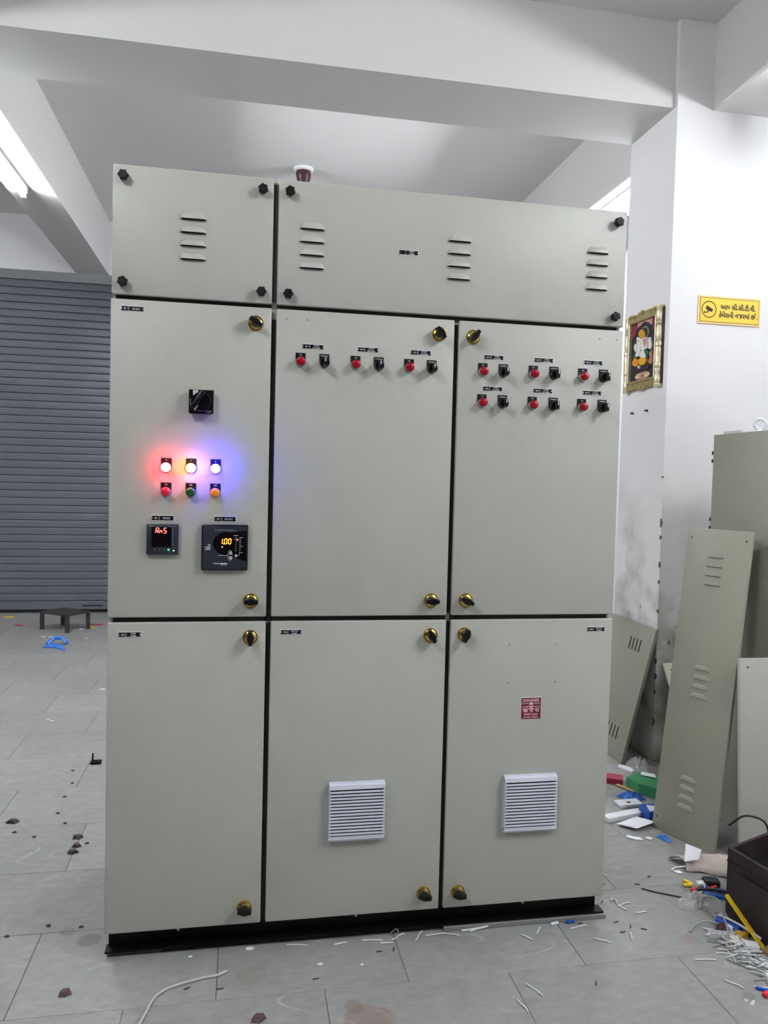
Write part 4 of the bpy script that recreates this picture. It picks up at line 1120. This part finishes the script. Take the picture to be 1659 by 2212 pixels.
flat_poly('white_card', [(2.255, 1.03), (2.275, 1.065), (2.325, 1.03), (2.31, 0.985)], 0.002, paper, 'white paper card lying on the green board', 'card', z0=0.051)
flat_poly('cardboard_strip', [(2.130, 1.040), (2.150, 1.050), (2.195, 0.955), (2.180, 0.945)], 0.003, card, 'tan cardboard strip at the corner of the green board', 'cardboard', z0=0.004)
flat_poly('foam_piece', [(2.258, 1.262), (2.280, 1.275), (2.318, 1.215), (2.315, 1.185), (2.290, 1.180), (2.272, 1.215)], 0.010, paper, 'white rounded foam piece at the foot of the low louvred sheet', 'foam')
# blue scrap under the sheet edge, paper scraps
flat_poly('scrap', [(1.918, 0.540), (1.936, 0.552), (1.952, 0.535), (1.975, 0.525), (1.975, 0.500), (1.945, 0.512)], 0.003, paper, 'torn white paper scrap in front of the white paper sheet', 'scrap')
flat_poly('scrap', [(1.992, 0.520), (2.012, 0.530), (2.026, 0.512), (2.006, 0.503)], 0.002, paper, 'small square white scrap near the foot of the tall leaning sheet', 'scrap')
flat_poly('scrap', [(1.960, 0.262), (1.985, 0.260), (1.990, 0.240), (1.968, 0.242)], 0.002, paper, 'small white scrap left of the wrapping paper', 'scrap')

# clear plastic bags: crumpled film
def adopt(child, parent):
    for k_ in ('label', 'category', 'group'):
        if k_ in child: del child[k_]
    child.location = child.location - parent.location
    child.parent = parent
def film(name, cx, cy, rx_, ry_, h, seed, label, rot=0.0, m=clear_film):
    rr = random.Random(seed)
    mb = MB(); NU, NV = 16, 7
    mb.v.append((cx, cy, h * .8)); 
    for j in range(1, NV + 1):
        for i in range(NU):
            t = 2 * pi * i / NU
            f_ = j / NV
            edge = 1 + 0.22 * math.sin(3 * t + seed) + 0.12 * math.sin(5 * t + 2 * seed)
            px, py = rx_ * f_ * edge * math.cos(t), ry_ * f_ * edge * math.sin(t)
            z = h * (1 - f_ ** 1.6) * (0.6 + 0.8 * rr.random()) + rr.random() * h * .15 * (f_ < 1)
            mb.v.append((cx + px * math.cos(rot) - py * math.sin(rot), cy + px * math.sin(rot) + py * math.cos(rot), 0.001 + max(0, z)))
    for i in range(NU):
        mb.f.append((0, 1 + i, 1 + (i + 1) % NU)); mb.m.append(0)
        for j in range(NV - 1):
            a = 1 + j * NU
            mb.f.append((a + i, a + NU + i, a + NU + (i + 1) % NU, a + (i + 1) % NU)); mb.m.append(0)
    return tag(mb.build(name, m), label, 'plastic bag')
adopt(line_o, sheet_o); adopt(clabel_o, carton_o)
film('blue_wrap', 2.135, 0.890, 0.055, 0.030, 0.030, 12, 'crumpled bright blue plastic wrap beside the green board', -0.5, blue_film)
film('blue_scrap', 2.068, 0.500, 0.034, 0.013, 0.014, 4, 'blue plastic scrap poking out under the tall leaning sheet', -1.05, blue_film)
film('plastic_bag', 1.925, 0.045, 0.075, 0.050, 0.030, 3, 'crumpled clear plastic bag left of the brown case', -0.3)
film('plastic_bag', 1.975, 0.905, 0.060, 0.055, 0.020, 5, 'crumpled clear plastic bag between the red board and the white plate')
film('plastic_bag', 2.345, 1.20, 0.055, 0.085, 0.055, 8, 'crumpled clear plastic bag against the foot of the pillar')

# heap of wire offcuts at the right
def straight(l, r, bend, seed, m):
    rr = random.Random(seed)
    a = rr.uniform(-bend, bend); b2 = rr.uniform(-bend, bend)
    pts = smooth_path([(-l / 2, 0, r), (-l / 6, a * l, r + abs(a) * .01), (l / 6, b2 * l, r), (l / 2, (a - b2) * l, r)], 3)
    return MB().tube(pts, r, n=6).mesh('wire_offcut', m, smooth=True)
wires = [straight(0.055, .0019, .04, 1, wire_w), straight(0.085, .0018, .06, 2, wire_w), straight(0.040, .0021, .03, 3, wire_w), straight(0.10, .0019, .09, 4, wire_g), straight(0.065, .0018, .05, 5, wire_w), straight(0.03, .0022, .03, 6, wire_g)]
rr = random.Random(21)
path = [(1.875, -0.125), (1.905, -0.185), (1.915, -0.235), (1.92, -0.28), (1.915, -0.33), (1.90, -0.385)]
for q in range(165):
    t = rr.random() ** 0.8 * (len(path) - 1.001)
    i = int(t); f_ = t - i
    x = path[i][0] * (1 - f_) + path[i + 1][0] * f_ + rr.gauss(0.012, .028)
    y = path[i][1] * (1 - f_) + path[i + 1][1] * f_ + rr.gauss(0, .022)
    o = link('wire_offcut', wires[rr.randrange(len(wires))], (x, y, 0.0008 + 0.012 * rr.random() * max(0, 1 - abs(x - 1.92) / .06)), None, rot=(0, 0, -0.9 + rr.gauss(0, 0.7)))
    tag(o, 'thin pale wire offcut in the heap in front of the brown case', 'wire', 'heap of wire offcuts')
loose = [(1.665, 0.075, .3), (1.60, -0.10, 1.2), (1.455, -0.03, .2), (1.50, -0.11, -.6), (1.27, -0.06, -.9), (1.20, -0.30, -1.1), (1.145, -0.36, -1.3), (1.70, 0.02, .1), (1.765, -0.245, -.15), (1.78, -0.36, -.9), (0.69, -0.01, .2), (0.79, -0.008, -.15), (0.87, 0.0, .6), (0.83, -0.028, -.1), (0.99, -0.006, .1), (1.04, -0.012, -.4), (1.12, 0.0, .3), (0.56, 0.0, -.2), (0.935, -0.005, 1.0), (1.32, -0.03, 0.9)]
for q, (x, y, a) in enumerate(loose):
    o = link('wire_offcut', wires[(q * 2) % 6 if q % 3 else 0], (x, y, 0.0004), None, rot=(0, 0, a))
    tag(o, 'single thin pale wire offcut lying loose on the tiles in front of the switchboard', 'wire', 'loose wire offcuts')
for q, (x, y, a) in enumerate([(1.655, 0.205, .4), (1.60, 0.10, .8), (1.59, -0.02, .3), (1.625, -0.05, 1.1), (1.585, -0.075, .1), (1.66, -0.07, -.5), (1.78, 0.19, -.4), (1.85, 0.235, .5), (0.845, -0.062, 1.3), (0.80, -0.066, .05), (1.385, -0.30, 1.2), (0.245, -0.155, .4), (0.335, -0.17, .1), (0.60, -0.165, .1), (1.43, 0.0, .3), (1.47, -0.01, .2)]):
    o = link('black_snippet', MATS and (bpy.data.meshes.get('snip') or straight(0.018, .0015, .12, 9, wire_k)), (x, y, 0.0004), None, rot=(0, 0, a))
    if not bpy.data.meshes.get('snip'): o.data.name = 'snip'
    tag(o, 'tiny black wire snippet on the tiles in front of the switchboard', 'wire', 'black wire snippets')
cable('wire_loop', [(1.632, 0.098), (1.640, 0.106, .004), (1.652, 0.098), (1.648, 0.088), (1.644, 0.072), (1.650, 0.055), (1.660, 0.040)], 0.0024, wire_w, 'white curled wire on the tiles right of the plinth corner', 'wire')
cable('wire_loop', [(1.78, 0.160), (1.81, 0.135), (1.85, 0.11), (1.89, 0.085)], 0.0025, wire_k, 'thin straight black wire pointing at the clear bag', 'wire')
cable('wire_loop', [(1.80, -0.105), (1.83, -0.088, .01), (1.87, -0.085, .016), (1.915, -0.10, .012), (1.945, -0.12, .02)], 0.0028, wire_g, 'grey cable lying left of the brown scrap in the heap', 'cable')
cable('wire_loop', [(1.905, 0.005, .006), (1.925, 0.015, .035), (1.945, -0.02, .05), (1.945, -0.07, .03), (1.95, -0.11, .01)], 0.0032, wire_g, 'grey cable arching over the clear bag beside the brown case', 'cable')
cable('wire_loop', [(1.86, -0.205), (1.885, -0.175, .012), (1.905, -0.14, .03), (1.91, -0.10, .05), (1.915, -0.065, .03)], 0.0026, wire_g, 'long pale wire bent across the brown scrap', 'cable')
cable('wire_loop', [(1.918, -0.080, .030), (1.938, -0.122, .032), (1.952, -0.172, .034), (1.968, -0.22, .030)], 0.0035, wire_w, 'pale cable lying on the blue sleeve at the case foot', 'cable')
cable('wire_loop', [(1.96, 0.11, .006), (2.00, 0.10, .01), (2.05, 0.075, .012), (2.09, 0.05, .01)], 0.0055, wire_k, 'thick black cable running towards the brown case', 'cable')
cable('wire_loop', [(1.975, 0.095, .004), (2.01, 0.08, .006), (2.05, 0.055, .008), (2.07, 0.03, .008)], 0.0045, wire_k, 'second thick black cable just in front of the other one', 'cable')
tag(MB().bbox(-.03, .03, -.022, .022, 0, 0.032, 0.012, T=frame3((2.035, 0.140, 0), (.95, -.3, 0), (.3, .95, 0))).build('black_tube', wire_k, smooth=True), 'short black sleeve lying behind the coloured wire bundle', 'sleeve')
tag(MB().bbox(-.055, .055, -.03, .03, 0, 0.012, 0.004, T=frame3((2.035, 0.085, 0), (.85, -.5, 0), (.5, .85, 0))).build('blue_sheet', blue_pl, smooth=True), 'blue plastic strip under the coloured wire bundle', 'strip')
for q, (x, y, a, m, l) in enumerate([(1.962, 0.168, 1.9, yellow_pl, 'upper yellow cable tag left of the wire bundle'), (1.952, 0.150, 3.0, yellow_pl, 'lower yellow cable tag left of the wire bundle'), (1.958, 0.118, .25, wire_r, 'red lug sleeve left of the wire bundle'), (2.022, 0.105, .35, wire_r, 'red wire end on the blue strip')]):
    tag(MB().bbox(-.016, .016, -.006, .006, 0, 0.008, 0.002, T=frame3((x, y, 0.004 if q < 3 else 0.013), (math.cos(a), math.sin(a), 0), (-math.sin(a), math.cos(a), 0))).build('wire_tag', m), l, 'tag')
tag(MB().bbox(-.014, .014, -.009, .009, 0, 0.012, 0.002, T=frame3((1.995, 0.140, 0.010), (.95, -.1, 0.05), (.1, .95, .2))).build('connector', white_pl), 'small white connector on the coloured wire bundle', 'connector')
cable('wire_loop', [(1.955, 0.108, .002), (1.972, 0.100, .006), (1.995, 0.115, .010), (1.998, 0.135, .022)], 0.0022, wire_w, 'white wire hanging from the small white connector', 'wire')
cable('wire_loop', [(2.000, 0.140, .02), (2.012, 0.105, .010), (2.018, 0.085, .012)], 0.0018, wire_g, 'grey thin wire spreading from the connector', 'wire')
chip(1.905, -0.118, .026, 77, chip_b, 'brown ribbed scrap in the middle of the wire heap', 0.030)
flat_poly('tag_card', [(1.898, -0.165), (1.915, -0.145), (1.945, -0.185), (1.928, -0.205)], 0.003, mat('ivory', s(214, 214, 196), rough=0.6), 'ivory plastic tag in front of the yellow tape roll', 'tag', z0=0.008)
tag(MB().lathe([(0.0115, 0.004), (0.0125, 0.008), (0.0115, 0.024)], (1.928, -0.125, 0), axis='z', n=16).build('round_button', white_pl, smooth=True), 'white round cap left of the yellow tape roll', 'cap')
ch_ = MB()
T = frame3((1.845, -0.142, 0.001), (0.09, -0.028, 0), (0.028, 0.09, 0))
ch_.box(0, 0.095, 0, 0.022, 0, 0.0016, T=T).box(0, 0.095, 0.0, 0.0016, 0, 0.014, T=T).box(0, 0.095, 0.0204, 0.022, 0, 0.014, T=T)
tag(ch_.build('metal_channel', alu), 'short U-shaped metal channel at the left end of the wire heap', 'channel')
tag(MB().bbox(-.02, .02, -.015, .015, 0, 0.016, 0.003, T=frame3((1.935, -0.222, 0.008), (.9, -.4, 0), (.4, .9, 0))).build('white_block', white_pl), 'white connector block on the wire heap', 'block')
for q, (x, y) in enumerate(((1.785, -0.437), (1.776, -0.443), (1.768, -0.428))):
    chip(x, y, .007, 200 + 3 * q, paper, 'small white crumb near the right bottom corner of the floor', 0.006, 'white crumbs')
tag(MB().bbox(-.011, .011, -.008, .008, 0, 0.012, 0.003, T=frame3((1.838, -0.420, 0), (.9, .3, 0), (-.3, .9, 0))).build('red_lug', wire_r), 'red lug at the right edge near the bottom of the view', 'lug')
tag(MB().bbox(-.016, .016, -.004, .004, 0, 0.008, 0.002, T=frame3((1.842, -0.395, 0), (.8, -.5, 0), (.5, .8, 0))).build('blue_lug', blue_pl), 'dark blue lug at the right edge above the red lug', 'lug')
# litter along the plinth foot
cable('wire_loop', [(0.845, 0.012, .0), (0.855, 0.010, .012), (0.868, 0.008, .020), (0.872, 0.006, .008), (0.860, 0.004, .002), (0.868, -0.004, .0)], 0.0016, wire_g, 'small curled grey wire at the middle of the plinth foot', 'wire')
cable('wire_loop', [(1.075, 0.000), (1.11, 0.002), (1.145, 0.004, .002), (1.165, 0.008, .004)], 0.0035, wire_w, 'thick white wire end lying at the plinth foot', 'wire')
for q, (x, y, a, m, l) in enumerate([(1.385, 0.0, .2, white_pl, 'white ferrule at the plinth foot on the right'), (1.44, 0.002, .1, blue_pl, 'blue ferrule at the plinth foot on the right')]):
    tag(MB().bbox(-.014, .014, -.004, .004, 0, 0.008, 0.002, T=frame3((x, y - .004, 0), (math.cos(a), math.sin(a), 0), (-math.sin(a), math.cos(a), 0))).build('ferrule', m), l, 'ferrule')
flat_poly('scrap', scrap(0.418, 0.002, .013, 301, 6), 0.003, paper, 'white paper scrap at the plinth foot on the left', 'scrap')
flat_poly('scrap', scrap(0.245, -0.012, .008, 302, 5), 0.002, paper, 'tiny white scrap before the left part of the plinth', 'scrap')
flat_poly('scrap', scrap(0.618, -0.100, .009, 303, 5), 0.002, paper, 'tiny white scrap alone on the tiles before the middle door', 'scrap')
flat_poly('scrap', scrap(0.740, -0.120, .006, 304, 5), 0.002, paper, 'white speck on the tiles below the fan filter', 'scrap')
